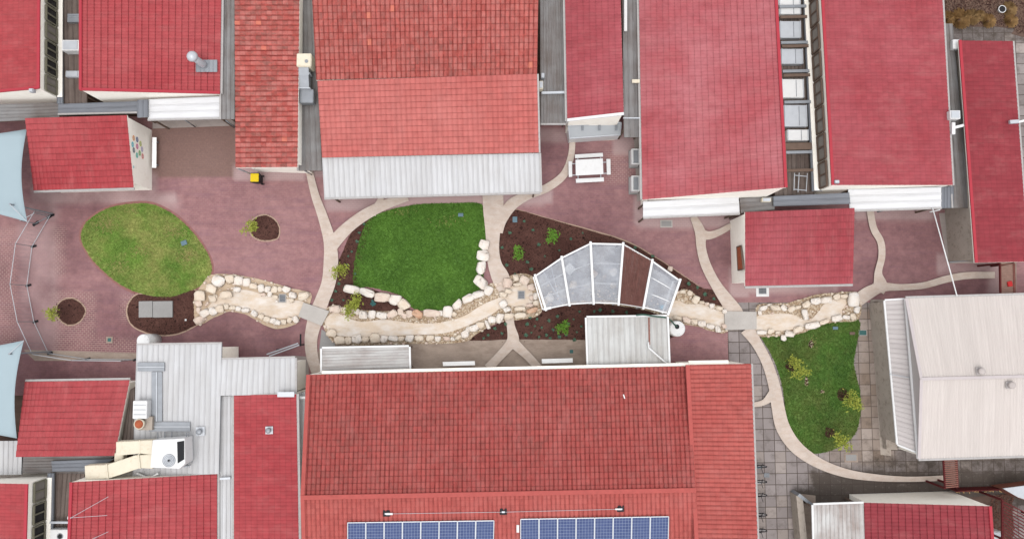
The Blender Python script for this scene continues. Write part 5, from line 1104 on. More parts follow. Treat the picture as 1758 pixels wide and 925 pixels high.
def bench(pix, label, group=None, mat='white', back=False, zt=.45):
    q = [P(x, y, zt) for x, y in pix]; t = thing('bench', label, 'bench', (q[0]+q[2])/2, group)
    a, d = q[0], q[1]-q[0]; e = q[3]-q[0]
    if d.length < e.length: d, e = e, d
    for k in range(3):
        s0, s1 = k/3+.008, (k+1)/3-.008
        pts = [a+e*s0, a+e*s0+d, a+e*s1+d, a+e*s1]; G().prism([(v.x, v.y) for v in pts], zt-.04, zt).build('slat', 'bright' if mat == 'white' else mat, t)
    for s in (.12, .88): G().bar(Vector(((a+d*s+e*.5).x, (a+d*s+e*.5).y, 0.02)), Vector(((a+d*s+e*.5).x, (a+d*s+e*.5).y, zt-.04)), e.length*.7, .06, Vector(d).normalized()).build('leg', 'galv', t)
bench([(760, 621), (815, 619.5), (815.5, 626.5), (760.5, 628)], 'white bench on concrete right of the slatted awning', 'white benches along the solar hall')
bench([(930, 616), (983, 614.5), (983.5, 622), (930.5, 623.5)], 'white bench on concrete left of the ribbed shed', 'white benches along the solar hall')
bench([(261.5, 236), (268.5, 236), (268, 288), (261, 288)], 'white bench against the mural wall of the hut')
bench([(229, 311), (248, 311), (248, 317), (229, 317)], 'short white bench at the lower corner of the mural hut')
bench([(1647, 362), (1653, 361), (1655, 384), (1649, 384)], 'small red bench beside the deep red shed', mat='redp')
# bin
t = thing('wheelie_bin', 'black bin with bright yellow lid beside the mossy tile roof', 'bin', P(439, 306)); q = P(437, 305, 1.0)
g = G(); g.add([(q.x+sx*k, q.y+sy*k*1.1, z) for z, k in ((.06, .2), (.95, .27)) for sx, sy in ((-1, -1), (1, -1), (1, 1), (-1, 1))], [(0, 1, 5, 4), (1, 2, 6, 5), (2, 3, 7, 6), (3, 0, 4, 7), (4, 5, 6, 7), (3, 2, 1, 0)]); g.build('body', 'blackp', t)
G().box((q.x, q.y, .99), .50, .50, .07).build('lid', 'yellow', t, bevel=.02)
G().bar((q.x+.28, q.y-.25, .93), (q.x+.28, q.y+.25, .93), .05, .05).build('handle', 'blackp', t)
for s in (-1, 1): G().torus((q.x+.22, q.y+s*.25, .1), .08, .03, (0, 1, 0), 14, 5).build('wheel', 'blackp', t)
# condenser units by the widest block
for py, lab in ((271, 'white air conditioner beside widest pink block, nearer the narrow grey walkway'), (317, 'white air conditioner beside widest pink block, nearer the brilliant white awning')):
    t = thing('air_conditioner', lab, 'air conditioner', P(1091, py), 'air conditioners beside the picnic table'); q = P(1091, py-2, .85)
    G().box((q.x, q.y, .48), .5, .95, .74).build('casing', 'white', t, bevel=.02)
    G().box((q.x+.03, q.y, .855), .3, .78, .02).build('top_grille', 'galv', t)
    for dx in (-.19, .22): G().box((q.x+dx, q.y, .875), .06, .95, .05).build('rim', 'white', t)
    for dy in (-.44, .44): G().box((q.x+.01, q.y+dy, .876), .46, .06, .052).build('rim', 'white', t)
    G().box((q.x, q.y, .06), .6, 1.1, .09).build('base', 'greyslab', t)
# water tanks
def tank(px, py, r, h_, label, hose=True):
    t = thing('water_tank', label, 'water tank', P(px, py)); q = P(px, py, h_)
    G().cyl((q.x, q.y, .03), r, r, h_-.05, 32).build('barrel', 'white', t, True); G().cyl((q.x, q.y, h_-.025), r*.98, r*.9, .05, 32).build('lid', 'white', t)
    if hose: G().cyl((q.x-.02*1, q.y+.12, h_+.025), .14, .12, .05, 16).build('inlet', 'blackp', t)
    for a in (.3, 1.2, -1.5, -1.2): G().cyl((q.x+r*.72*math.cos(a), q.y+r*.72*math.sin(a), h_+.02), .02, .02, .02, 8).build('bolt', 'galv', t)
    return q
q = tank(1163, 564, .47, 1.1, 'round white water tank with a green hose beside the ribbed shed')
tank(246, 585, .40, 1.6, 'round white tank half hidden by the L shaped metal roof', False)
p = [P(1092, 541, 2.6), P(1105, 540, 2.65), P(1125, 543, 2.62), P(1143, 545, 2.5), P(1152, 550, 2.0), P(1157, 556, 1.45), Vector((q.x-.02, q.y+.12, 1.12))]
tag(G().tube(spline([tuple(v) for v in p], 5, False), .045, 8).build('hose', 'green_hose', None, True), 'dark green hose running from the ribbed shed into the white tank', 'hose')
# covers, grates, pits
def cover(px, py, w_, h_, mat, label, rim=None, grate=False, cat='cover', z=.02, ang=0):
    t = thing('drain_grate' if grate else 'access_cover', label, cat, P(px, py)); q = P(px, py, z)
    if rim: G().box((q.x, q.y, z), (w_+rim)/28, (h_+rim)/28, .04, R(ang)).build('surround', 'white' if rim == 9 else 'bridge' if rim < 5 else 'apron', t)
    if grate:
        G().box((q.x, q.y, z+.013), w_/28, h_/28, .03, R(ang)).build('well', 'dark', t); g = G()
        for k in range(6): g.box((q.x-w_/56+w_/28*(k+.5)/6, q.y, z+.034), w_/28*.06, h_/28, .02, 0)
        for k in range(4): g.box((q.x, q.y-h_/56+h_/28*(k+.5)/4, z+.036), w_/28, .02, .02, 0)
        g.build('grate', 'galv', t)
    else: G().box((q.x, q.y, z+.02), w_/28, h_/28, .03, R(ang)).build('lid', mat, t, bevel=.008)
cover(485, 512, 10, 12, 'galv', 'square steel grate set in the western creek bed', 3, True, 'grate', .09); cover(895, 506, 10, 12, 'galv', 'square steel grate in the round stone pool by the shade house', 3, True, 'grate', .1)
cover(1309, 499, 13, 11, 'dark', 'black grate in a white surround below the noticeboard hut', 9, True, 'grate'); cover(1316, 815, 9, 7, 'galv', 'small slotted drain in flagstones beside the bicycles', 0, True, 'grate')
cover(1144, 384, 17, 9, 'greyslab', 'grey rectangular cover in paving below the brilliant white awning', 4); cover(884, 377, 8, 10, 'bluelid', 'grey plastic lid in the upper corner of the large mulch bed', 0, z=.06)
cover(316, 417, 10, 8, 'bluelid', 'blue lid in the patchy oval left lawn', 0, z=.08, ang=20); cover(791, 369, 9, 6, 'bluelid', 'grey blue lid in the green middle lawn', 0, z=.09); cover(1434, 563, 9, 5, 'bluelid', 'grey blue lid in the top of the right lawn', 0, z=.08)
cover(1463, 572, 9, 5, 'timber', 'small brown cover at the right lawn rim', 0, z=.08); cover(1481, 571, 12, 8, 'teal', 'teal lid on the flagstones beside the right lawn', 2); cover(1461, 785, 18, 10, 'greyslab', 'grey framed pit cover in flagstones below the right lawn', 5)
cover(188, 583, 6, 6, 'teal', 'tiny teal cap in the brick paving near the L shaped roof', 5); cover(981, 603, 6, 6, 'teal', 'tiny teal cap in old concrete left of the ribbed shed', 7)
t = thing('concrete_pad', 'pair of light grey slabs in the mulch below the left lawn', 'slab', P(267, 530))
for a, b in ((238, 261.5), (262.2, 296)):
    q = [P(x, y, .14) for x, y in ((a, 517), (b, 516.5), (b, 544.5), (a, 545))]; G().prism([(v.x, v.y) for v in q], .03, .14).build('slab', 'greyslab', t, bevel=.01)
cover(319, 549, 3, 3, 'white', 'tiny white cap in mulch right of the light grey slabs', 0, z=.06)
# curved mesh fence
t = thing('mesh_fence', 'tall curved grey mesh fence at the left of the paving', 'fence', P(58, 490))
FP = [(88, 370), (57, 423), (48, 490), (60, 552), (85, 606), (150, 616), (232, 617)]
FW = [P(x, y, 0) for x, y in FP]; HF = 1.75
for i, v in enumerate(FW):
    G().tube([v, v+Vector((0, 0, HF+.05))], .02, 8).build('post', 'galv', t); G().box(v+Vector((.05, 0, .04)), .32, .12, .08, .3).build('foot', 'blackp', t)
for i in range(len(FW)-1):
    a, b = FW[i], FW[i+1]
    for z in (.12, HF): G().tube([a+Vector((0, 0, z)), b+Vector((0, 0, z))], .020, 6).build('rail', 'galv_l', t)
    g = G(); n = int((b-a).length/.22)
    for k in range(1, n): p_ = a.lerp(b, k/n); g.bar(p_+Vector((0, 0, .12)), p_+Vector((0, 0, HF)), .006, .006, Vector((0, 1, 0)))
    g.build('mesh_panel', 'galv', t)
t = thing('mesh_fence', 'leaning grey barrier panel at the corner of the upper sail', 'fence', P(70, 380))
a, b = P(86, 372, 0), P(62, 384, 0); G().tube([a+Vector((0, 0, 1.6)), b+Vector((0, 0, 1.6))], .025, 6).build('rail', 'galv_l', t); G().tube([a+Vector((0, 0, .1)), b+Vector((0, 0, .1))], .025, 6).build('rail', 'galv', t)
for v in (a, b): G().tube([v, v+Vector((0, 0, 1.65))], .025, 6).build('post', 'galv', t); G().box(v+Vector((0, 0, .04)), .4, .14, .08, .6).build('foot', 'blackp', t)
# folded barrier near askew footbridge
t = thing('boom_gate', 'grey pole gate lying above the L shaped roof end', 'gate', P(500, 595))
G().tube([P(516, 573, 1.0), P(516, 594, 1.0)], .05, 8).build('end_frame', 'blackp', t)
for a, b in (((514, 592), (462, 611)), ((512, 589), (458, 608))): G().tube([P(*a, 1.0), P(*b, 1.0)], .04, 8).build('pole', 'galv_l', t)
for px, py in ((514, 592), (475, 600)): q = P(px, py, 1.0); G().tube([(q.x, q.y, 0), (q.x, q.y, 1)], .04, 8).build('post', 'blackp', t)
# diagonal pipe
a, b = P(1601, 357, 2.8), P(1643, 508, 3.1)
tag(G().tube([a, b], .035, 8).build('overhead_pipe', 'white', None, True), 'long thin white diagonal pipe crossing above the dark red paving', 'pipe')
# gutters and posts under awning fronts: raking poles at the verandahs
for i, (x0, y0, x1, y1, z0, z1, lab) in enumerate([(314, 204, 335, 218, 2.4, .1, 'raking grey prop under the flue block awning'), (388, 207, 405, 220, 2.4, .1, 'raking white prop at the foot of the walkway right of flue'), (1506, 364, 1530, 358, 1.5, 2.3, 'short grey raking rail under the white awning near the diagonal pipe'), (1630, 450, 1662, 447, .5, .5, 'low grey rail on the concrete beside the deep red shed'), (409, 290, 440, 302, 2.5, .1, 'raking post from mossy tile roof to the yellow bin'), (523, 293, 535, 300, 2.4, .3, 'short raking pipe at the end of air duct walkway'), (1596, 364, 1614, 360, 2.2, 2.4, 'white downpipe elbow at the end of the last white awning')]):
    tag(G().tube([P(x0, y0, z0), P(x1, y1, z1)], .04, 8).build('prop', 'galv' if i != 6 else 'white', None, True), lab, 'pole')

# ================================================================== SHADE SAILS
def sail(name_label, pts, z, posts):
    c = [P(x, y, zz) for x, y, zz in pts]; n = 14; vs_, uv = [], []
    t = thing('shade_sail', name_label, 'shade sail', (c[0]+c[2])/2, 'pale blue shade sails')
    for j in range(n+1):
        for i in range(n+1):
            s, u = i/n, j/n; p_ = bil(c, s, u); cen = (c[0]+c[1]+c[2]+c[3])/4
            pull = .42*max(4*s*(1-s)*(1 if u in (0, 1) else 0), 4*u*(1-u)*(1 if s in (0, 1) else 0))
            k = 4*s*(1-s)*(2*u-1)**6+4*u*(1-u)*(2*s-1)**6; p_ = p_.lerp(cen, .10*k); p_.z -= .3*math.sin(math.pi*s)*math.sin(math.pi*u); vs_.append(p_)
    fs_ = [(j*(n+1)+i, j*(n+1)+i+1, (j+1)*(n+1)+i+1, (j+1)*(n+1)+i) for j in range(n) for i in range(n)]
    o = mesh('fabric', vs_, fs_, 'sail', t, True)
    md = o.modifiers.new('thickness', 'SOLIDIFY'); md.thickness = .01
    for i in posts:
        v = c[i]; b = P(90, 367, 0) if i == 2 else P(88, 603, 0); top = Vector((b.x-.12, b.y, v.z+.1)); G().tube([b, top], .05, 10).build('post', 'galv', t); G().tube([v, top], .02, 6).build('cable', 'galv_l', t)
sail('upper pale blue shade sail at the left edge', [(-150, 232, 3.4), (46, 222, 3.0), (47, 381, 3.9), (-140, 350, 3.2)], 3.4, (2,))
sail('lower pale blue shade sail at the left edge', [(-150, 600, 3.4), (41, 584, 3.8), (29, 752, 3.2), (-150, 742, 3.4)], 3.4, (1,))

# ================================================================== ON THE ROOFS
# flue on the top left block
t = thing('roof_flue', 'fat silver flue with a round cap on the top left red roof', 'flue', P(345, 110, 3.2))
a, b = P(352, 114, 3.1), P(331, 98, 4.3)
q = [P(336, 103, 3.42), P(373, 103, 3.08), P(373, 124, 3.08), P(336, 124, 3.42)]; sheet('flashing', q[0], q[1], q[2], q[3], M['galv'], 'rib', .25, 1, .02, t)
G().tube([(a.x, a.y, 3.0), (a.x, a.y, 3.6), ((a.x+b.x)/2, (a.y+b.y)/2, 4.0), (b.x, b.y, 4.3)], .20, 14).build('pipe', 'galv_l', t, True)
g = G(); g.dome((b.x, b.y, 4.35), .32, 18, 6, .9); g.build('cap', 'galv_l', t, True)
def unit(name, label, cat, px, py, w_, h_, z0, z1, mat='white', extra=None, group=None, ang=0):
    t = thing(name, label, cat, P(px, py, z0), group); q = P(px, py, z1)
    G().box((q.x, q.y, (z0+z1)/2), w_*(H-z1)/F, h_*(H-z1)/F, z1-z0, R(ang)).build('casing', mat, t, bevel=.02)
    if extra == 'fan':
        G().torus((q.x, q.y, z1+.01), .16, .02, (0, 0, 1)).build('fan_guard', 'galv', t); G().cyl((q.x, q.y, z1+.002), .13, .13, .01).build('fan', 'blackp', t)
    if extra == 'lid': G().box((q.x, q.y, z1+.02), w_*.8*(H-z1)/F, h_*.8*(H-z1)/F, .04, R(ang)).build('lid', 'galv_l', t, bevel=.01)
    if extra == 'slats':
        for k in range(3): G().box((q.x, q.y+(k-1)*h_*.27*(H-z1)/F, z1+.012), w_*.85*(H-z1)/F, .03, .025).build('slat', 'galv', t)
    return t, q
unit('air_conditioner', 'dirty white air conditioner on the top left brown walkway', 'air conditioner', 121, 78, 31, 19, 2.7, 3.4, extra='lid')
unit('roof_box', 'flat pale box on the brown walkway below the dirty white unit', 'roof unit', 124, 127, 24, 11, 2.65, 2.95, 'galv_l', 'lid'); unit('roof_box', 'grey slatted box at the top of the brown walkway', 'roof unit', 126, 31, 22, 15, 2.65, 2.95, 'galv', 'slats')
# duct beside old tiles
t = thing('roof_cooler', 'square white cooler with grey duct on the central walkway', 'cooler', P(522, 110, 2.7)); q = P(521.5, 103, 4.0)
G().box((q.x, q.y, 3.5), .85, .78, .95).build('casing', 'duct', t, bevel=.04); G().cyl((q.x+.15, q.y-.08, 3.98), .1, .1, .03).build('fan_hub', 'galv', t)
g = G(); pts = [(522, 115, 3.6), (523, 130, 3.5), (524, 152, 3.4)]
for (a, b), w_ in zip(zip(pts, pts[1:]), (.62, .56)): g.bar(P(*a), P(*b), w_, .5)
g.build('duct', 'galv', t); q = P(527, 166, 3.3); G().box((q.x, q.y, 3.15), .8, .8, .55).build('duct_elbow', 'galv', t, bevel=.03)
for py in (128, 153): q = P(523.5, py, 3.5); G().box((q.x, q.y, 3.42), .7, .05, .6).build('duct_flange', 'galv_l', t)
unit('roof_box', 'small cream box on the grey walkway right of the large hall', 'roof unit', 929, 146, 7, 14, 2.7, 3.3, 'duct', 'lid'); unit('roof_box', 'tiny grey bracket box above the cream box on the grey walkway', 'roof unit', 932, 130, 6, 10, 2.7, 3.0, 'galv', 'lid')
tag(G().bar(P(930, 160, 2.85), P(970, 159, 2.85), .14, .12).build('crossing_pipe', 'galv_l', None), 'pale pipe crossing the grey stained walkway', 'pipe')
tag(G().bar(P(1074, -30, 3.0), P(1074, 54, 3.0), .17, .1).build('light_strip', 'white', None), 'long white strip on the walkway right of narrow red block', 'strip')
tag(G().bar(P(1085, 140, 3.0), P(1098, 140, 3.0), .2, .12).build('pipe_stub', 'duct', None), 'short cream pipe stub at the left eave of widest block', 'pipe')
tag(G().bar(P(1070, 203, 2.9), P(1099, 203, 2.9), .07, .08).build('crossing_pipe', 'galv_l', None), 'thin pale pipe across the walkway end near the air conditioners', 'pipe')
# skylights between the two pink blocks
for (px, py, w_, h_, m_, lab) in [(1356, 3, 39, 13, 'white', 'skylight box cut by the top edge'), (1357, 19, 38, 12, 'white', 'narrow skylight box second from the top edge'), (1357, 51, 38, 30, 'galv_l', 'greyish square skylight box third from the top edge'), (1360, 97, 39, 27, 'galv_l', 'greyish skylight box fourth from the top edge'), (1361, 152, 40, 33, 'white', 'brightest white skylight box, fifth from the top edge'), (1366, 199, 41, 38, 'galv_l', 'largest greyish skylight box, sixth from the top edge'), (1370, 232, 38, 19, 'white', 'bright white skylight box, seventh from the top edge')]:
    t, q = unit('skylight', lab, 'skylight', px, py, w_, h_, 2.6, 3.0, m_, None, 'skylights between the pink roofs')
    W_, H_ = w_*(H-3)/F, h_*(H-3)/F
    for dx in (-.46, .46): G().box((q.x+W_*dx, q.y, 3.02), .05, H_, .05).build('frame', 'galv_l', t)
    G().box((q.x+W_*.15, q.y, 3.015), .03, H_*.9, .03).build('glazing_bar', 'galv', t)
for i, py in enumerate((12, 30, 74, 80, 123, 130, 176, 252, 262, 293)):
    m_ = ('galv', 'timber')[i % 2]; q = [P(1338+i*1.4, py, 3.1), P(1384+i*1.3, py-1, 3.1)]
    tag(G().bar(q[0], q[1], .16 if i != 7 else .4, .1).build('roof_beam', m_, None), ('%s %s beam across the skylit walkway, counting from the top edge' % (ORDN[i], ('grey', 'brown')[i % 2])), 'beam', 'beams across the skylit walkway')
t = thing('tubular_stand', 'white tubular frame lying at the bottom of skylit walkway', 'frame', P(1374, 315, 2.6))
for a, b in (((1364, 297), (1363, 327)), ((1372, 297), (1370, 330)), ((1386, 298), (1384, 329)), ((1364, 301), (1386, 303)), ((1363, 325), (1385, 327))): G().tube([P(*a, 2.9), P(*b, 2.9)], .025, 6).build('tube', 'galv_l', t)
unit('roof_box', 'small cream box on the grey brown walkway beside the white awning', 'roof unit', 1316, 343, 16, 7, 2.75, 3.05, 'duct', 'lid')
unit('roof_box', 'small grey fitting at the lower left corner of right pink block', 'roof unit', 1437, 312, 9, 6, 4.5, 4.75, 'galv', 'lid'); unit('roof_box', 'small pale fitting at the lower right corner of top left glazed block', 'roof unit', 53, 155, 8, 6, 4.4, 4.7, 'galv_l', 'lid')
t, q = unit('roof_cooler', 'small white cooler on the dark ribbed walkway', 'cooler', 1640, 197, 18, 15, 2.8, 3.5, extra='lid')
t = thing('tee_pipe', 'white tee shaped pipe below the small white cooler', 'pipe', P(1645, 222, 2.7))
G().bar(P(1636, 211, 3.2), P(1636, 231, 3.2), .18, .18).build('riser', 'white', t); G().bar(P(1636, 220, 3.2), P(1656, 215, 3.2), .15, .15).build('arm', 'white', t)
t = thing('wall_light', 'white arm fitting at the right eave of the deep red shed', 'light', P(1745, 209, 3)); G().bar(P(1733, 210, 3.25), P(1748, 209, 3.25), .2, .16).build('housing', 'galv_l', t); G().bar(P(1748, 210, 3.2), P(1775, 203, 3.2), .12, .1).build('arm', 'white', t)
q = P(1642, 76, 3.0); tag(G().box((q.x, q.y, 1.5), .4, .55, 3.0).build('meter_box', 'white', None, bevel=.02), 'white upright cabinet at the top left corner of deep red shed', 'cabinet')
q = [P(1637, 70, .02), P(1650, 70, .02), P(1662, 235, .02), P(1652, 235, .02)]
# walkways trays on L roof
t = thing('roof_walkway', 'Z shaped blue grey walkway panels on the L shaped roof', 'roof walkway', P(265, 680, 3.1)); Z = 3.22
for x0, y0, x1, y1, d in ((236, 622, 282, 637, 'h'), (260, 638, 278, 723, 'v'), (255, 724, 326, 740, 'h')):
    q = [P(x, y, Z) for x, y in ((x0, y0), (x1, y0), (x1, y1), (x0, y1))]; G().prism([(v.x, v.y) for v in q], 3.15, Z).build('panel', 'galv', t)
    a, b = ((x0, (y0+y1)/2), (x1, (y0+y1)/2)) if d == 'h' else (((x0+x1)/2, y0), ((x0+x1)/2, y1)); G().bar(P(*a, Z+.03), P(*b, Z+.03), .05, .04).build('rib', 'galv_l', t)
t, q = unit('air_conditioner', 'white box air conditioner at the left edge of the L shaped roof', 'air conditioner', 240, 703, 24, 30, 3.15, 3.75, extra='slats')
t = thing('roof_vent', 'round cream vent cowl on a grey base, L shaped roof', 'vent', P(240, 728, 3.1)); q = P(237, 728, 3.9)
G().box((q.x+.2, q.y, 3.3), .8, .75, .35).build('base', 'stainwall', t); G().cyl((q.x, q.y, 3.45), .22, .3, .35, 20).build('cowl', 'duct', t, True); G().cyl((q.x, q.y, 3.8), .24, .2, .06, 20).build('cap', 'orange', t)
# big cooler with ducts
t = thing('roof_cooler', 'big white cooler with black grille and angled cream ducts', 'cooler', P(286, 780, 3.1))
q = [P(x, y, 4.4) for x, y in ((262, 755), (317, 752), (318, 795), (308, 804), (258, 802))]; G().prism([(v.x, v.y) for v in q], 3.3, 4.4).build('casing', 'white', t, bevel=.02)
q = [P(x, y, 4.42) for x, y in ((304, 758), (316, 756), (316, 788), (305, 795))]; G().prism([(v.x, v.y) for v in q], 4.38, 4.42).build('grille', 'blackp', t)
q = P(290, 790, 4.42); G().cyl((q.x, q.y, 4.41), .35, .35, .012, 28).build('fan_plate', 'galv_l', t)
fan = G(); [fan.torus((q.x, q.y, 4.44), rr_, .012, (0, 0, 1), 24, 5) for rr_ in (.1, .18, .26, .34)]; fan.build('fan_guard', 'galv', t); G().cyl((q.x, q.y, 4.44), .06, .05, .03, 12).build('fan_hub', 'blackp', t)
for pix, z0, z1 in (([(199, 758), (240, 756), (262, 755), (262, 780), (240, 778), (199, 782)], 3.35, 4.0), ([(145, 799), (184, 797), (232, 781), (262, 779), (262, 804), (240, 803), (186, 821), (146, 823)], 3.3, 3.95)):
    q = [P(x, y, z1) for x, y in pix]; G().prism([(v.x, v.y) for v in q], z0, z1).build('duct', 'duct', t, bevel=.025)
for pa, pb in (((183, 796), (186, 822)), ((238, 779), (241, 804)), ((240, 755), (240, 779))): G().bar(P(*pa, 3.98), P(*pb, 3.98), .05, .07).build('duct_flange', 'duct', t)
q = P(206, 784, 3.4); G().box((q.x, q.y, 3.3), .5, .5, .5).build('duct_stub', 'duct', t, bevel=.03)
for px in (263, 275, 287): G().bar(P(px+8, 741, 3.3), P(px+8, 752, 3.6), .04, .04).build('pipe', 'galv', t)
t = thing('roof_rail', 'grey upright rail frame right of the big white cooler', 'rail', P(321, 773, 3.1)); [G().tube([P(x, 742, 3.7), P(x+1, 802, 3.7)], .025, 6).build('rail', 'galv', t) for x in (320, 324)]; G().bar(P(319, 800, 3.6), P(325, 798, 3.6), .06, .5).build('foot', 'galv', t)
tag(G().tube([P(235, 812, 3.3), P(256, 820, 3.3), P(272, 812, 3.4)], .05, 8).build('roof_pipe', 'white', None), 'short white bent pipe below the big white cooler', 'pipe')
def vent(px, py, z, label, r=.17, s=.5, m1='galv_l', m2='galv'):
    t = thing('roof_vent', label, 'vent', P(px, py, z)); q = P(px, py, z+.3); G().box((q.x, q.y, z+.06), s, s, .05, .03).build('flashing', m1, t); G().cyl((q.x, q.y, z+.08), r*.7, r*.7, .22, 16).build('pipe', m2, t); g = G(); g.dome((q.x, q.y, z+.28), r, 16, 5, .6); g.build('cowl', m2, t, True)
vent(341, 741, 3.15, 'round grey vent on a pale square pad, right of big cooler'); vent(460, 739, 3.3, 'small grey roof vent alone on the narrow bottom red roof', .16, .42)
for px, py, s in ((1686, 637, 'upper left'), (1738, 661, 'lower right')): vent(px, py, 4.05, 'small beige roof vent near the hip ridge, %s one' % s, .2, .4, 'beigeflat', 'beige_vent')
# aerials
for px, py, tips, lab in ((122, 888, ((186, 852), (184, 884)), 'thin television aerial fixed at the left edge of bottom red roof'), (160, 924, ((186, 912), (150, 940)), 'lower thin television aerial cut by the bottom edge')):
    t = thing('television_aerial', lab, 'aerial', P(px, py, 4.4)); q = P(px, py, 4.7); G().tube([(q.x, q.y, 4.2), (q.x, q.y, 4.75)], .025, 6).build('mast', 'galv_l', t)
    for a, b in tips: e = P(a, b, 4.9); G().tube([(q.x, q.y, 4.72), e], .012, 5).build('boom', 'galv_l', t)
t = thing('satellite_dish', 'small pale dish at the left edge of the bottom red roof', 'dish', P(118, 889, 3.6)); q = P(118, 889, 4.3); g = G(); g.dome((q.x, q.y, 4.2), .14, 12, 4, .4); g.build('dish', 'white', t); G().tube([(q.x, q.y, 3.0), (q.x, q.y, 4.2)], .03, 6).build('mast', 'galv', t)
unit('air_conditioner', 'white unit cut by the bottom edge on brown walkway', 'air conditioner', 103, 920, 34, 22, 2.7, 3.2, extra='fan')
tag(G().bar(P(86, 896, 3.0), P(120, 896, 3.0), .12, .1).build('crossing_pipe', 'galv_l', None), 'pale pipe across the bottom left brown walkway', 'pipe')
tag(G().bar(P(378, 821, 3.0), P(396, 820, 3.0), .12, .12).build('crossing_pipe', 'galv_l', None), 'short pale pipe in the valley beside the bottom red roof', 'pipe')
tag(G().bar(P(512, 682, 3.0), P(527, 682, 3.0), .14, .1).build('crossing_pipe', 'white', None), 'short white pipe at the top left corner of solar roof', 'pipe')
q = P(490, 677, 3.7); tag(G().box((q.x, q.y, 3.6), .95, .28, .06).build('patch_sheet', 'galv_l', None), 'silver patch sheet at the top edge of the small vent roof', 'sheet')
# shed downpipe
tag(G().tube([P(1113, 587, 2.75), P(1114, 597, 2.75), P(1146, 625, 2.8)], .055, 8).build('downpipe', 'white', None, True), 'bent white downpipe lying on the ribbed metal shed roof', 'pipe')
# safety line on the solar roof
def roofz(px, py):  # height on the sunny slope along a photo ray
    a, b, c_ = cl[0], cl[1], cl[2]; n_ = (b-a).cross(c_-a).normalized(); return on_plane(px, py, a, n_)
t = thing('safety_line', 'thin safety cable on three dark brackets above the solar arrays', 'safety line', roofz(864, 877)); pts = []
for px, py in ((664, 880), (864, 877), (1065, 872)):
    v = roofz(px, py)+Vector((0, 0, .06)); pts.append(v+Vector((0, 0, .12))); b = G().box(v+Vector((0, 0, .0)), .38, .34, .04, R(1)).build('bracket', 'blackp', t); G().box(v+Vector((0, 0, .07)), .16, .08, .12).build('clamp', 'galv_l', b)
G().tube(pts, .012, 5).build('cable', 'galv_l', t); G().bar(pts[0], pts[0]+Vector((.35, 0, 0)), .1, .08).build('tensioner', 'white', t); G().bar(pts[2], pts[2]-Vector((.3, 0, 0)), .08, .06).build('tensioner', 'white', t)
for (xa, ya, xb, yb, nm) in ((597.5, 895.5, 848.5, 892, 'left, nearer the narrow vent block'), (893.5, 889.5, 1147.5, 885, 'right, nearer the bicycles')):
    t = thing('solar_array', 'row of eight blue solar panels, %s' % nm, 'solar array', roofz((xa+xb)/2, ya+20), 'solar arrays on the big tiled roof')
    for i in range(8):
        s0, s1 = i/8, (i+1)/8; up = Vector((0, 0, .14))
        a, b = roofz(xa+(xb-xa)*s0, ya+(yb-ya)*s0)+up, roofz(xa+(xb-xa)*s1, ya+(yb-ya)*s1)+up
        dn = (roofz(xa, ya+40)-roofz(xa, ya)).normalized()*1.62
        e = (b-a).normalized()*.012; a, b = a+e, b-e; c_, d = b+dn, a+dn
        uv = [(0, 0), (6, 0), (6, 9.5), (0, 9.5)]; n_ = (b-a).cross(c_-a).normalized(); n_ = n_ if n_.z > 0 else -n_
        g = G()
        for p_, q_ in ((a, b), (b, c_), (c_, d), (d, a)): g.bar(p_+n_*.004, q_+n_*.004, .045, .035)
        f_ = g.build('solar_panel', 'galv_l', t)
        mesh('cells', [a, b, c_, d], [(3, 2, 1, 0)], 'cells', f_, uvs=uv)
for px, py, lab in ((889, 906, 'small white junction box between the two solar arrays'), (1071, 680, 'tiny white scrap lying on the dark tiled slope')):
    v = roofz(px, py) if py > 800 else P(px, py, 3.75); tag(G().box(v+Vector((0, 0, .08)), .14 if py > 800 else .06, .4 if py > 800 else .24, .08, .3 if py < 800 else 0).build('junction_box' if py > 800 else 'scrap', 'white', None), lab, 'box' if py > 800 else 'scrap')

# ================================================================== MURAL AND NOTICEBOARD
q1, q2 = cb3[1], cb3[2]; d = Vector((q2.x-q1.x, q2.y-q1.y, 0)).normalized(); nr = Vector((-d.y, d.x, 0)); nr = nr if nr.x > 0 else -nr; p0 = Vector((q1.x, q1.y, 0))+nr*.012
cols = [(232, 150, 80), (70, 84, 130), (190, 200, 90), (80, 190, 205), (214, 90, 140), (186, 170, 206), (80, 90, 96), (110, 180, 80), (80, 190, 170), (230, 120, 110), (120, 200, 215)]
mats = [mat_plain('mural_paint_%s' % n_, S(*[v_+(255-v_)*.25 for v_ in c_], 1.3), .7, .05) for n_, c_ in zip(('orange', 'navy', 'lime', 'cyan', 'pink', 'lilac', 'slate', 'green', 'teal', 'coral', 'sky'), cols)]+[M['white']]
spots = [(685, 708), (703, 716), (720, 737), (680, 741), (703, 751), (728, 765), (686, 770), (716, 785), (702, 796), (731, 801), (685, 856)]
for i, (zx, zy) in enumerate(spots):
    v = on_plane(zx/2.984, zy/2.984, p0, nr); up = Vector((0, 0, 1)); r = .17 if i < 10 else .08; g = G()
    def disc(R_, o_, mi, n=18):
        g.mi = mi; g.add([v+nr*o_+d*R_*math.cos(2*math.pi*k/n)+up*R_*.9*math.sin(2*math.pi*k/n) for k in range(n)], [tuple(range(n))])
    disc(r, .0, 0)
    if i < 10:
        g.mi = 1; R3 = r*.62
        for k in range(3): a0 = k*2.09+i; g.add([v+nr*.006, v+nr*.006+d*R3*math.cos(a0)+up*R3*math.sin(a0), v+nr*.006+d*R3*.6*math.cos(a0+.9)+up*R3*.6*math.sin(a0+.9)], [(0, 1, 2)])
    g.build('painted_disc', None, tb3, mats=[mats[i], M['white']])
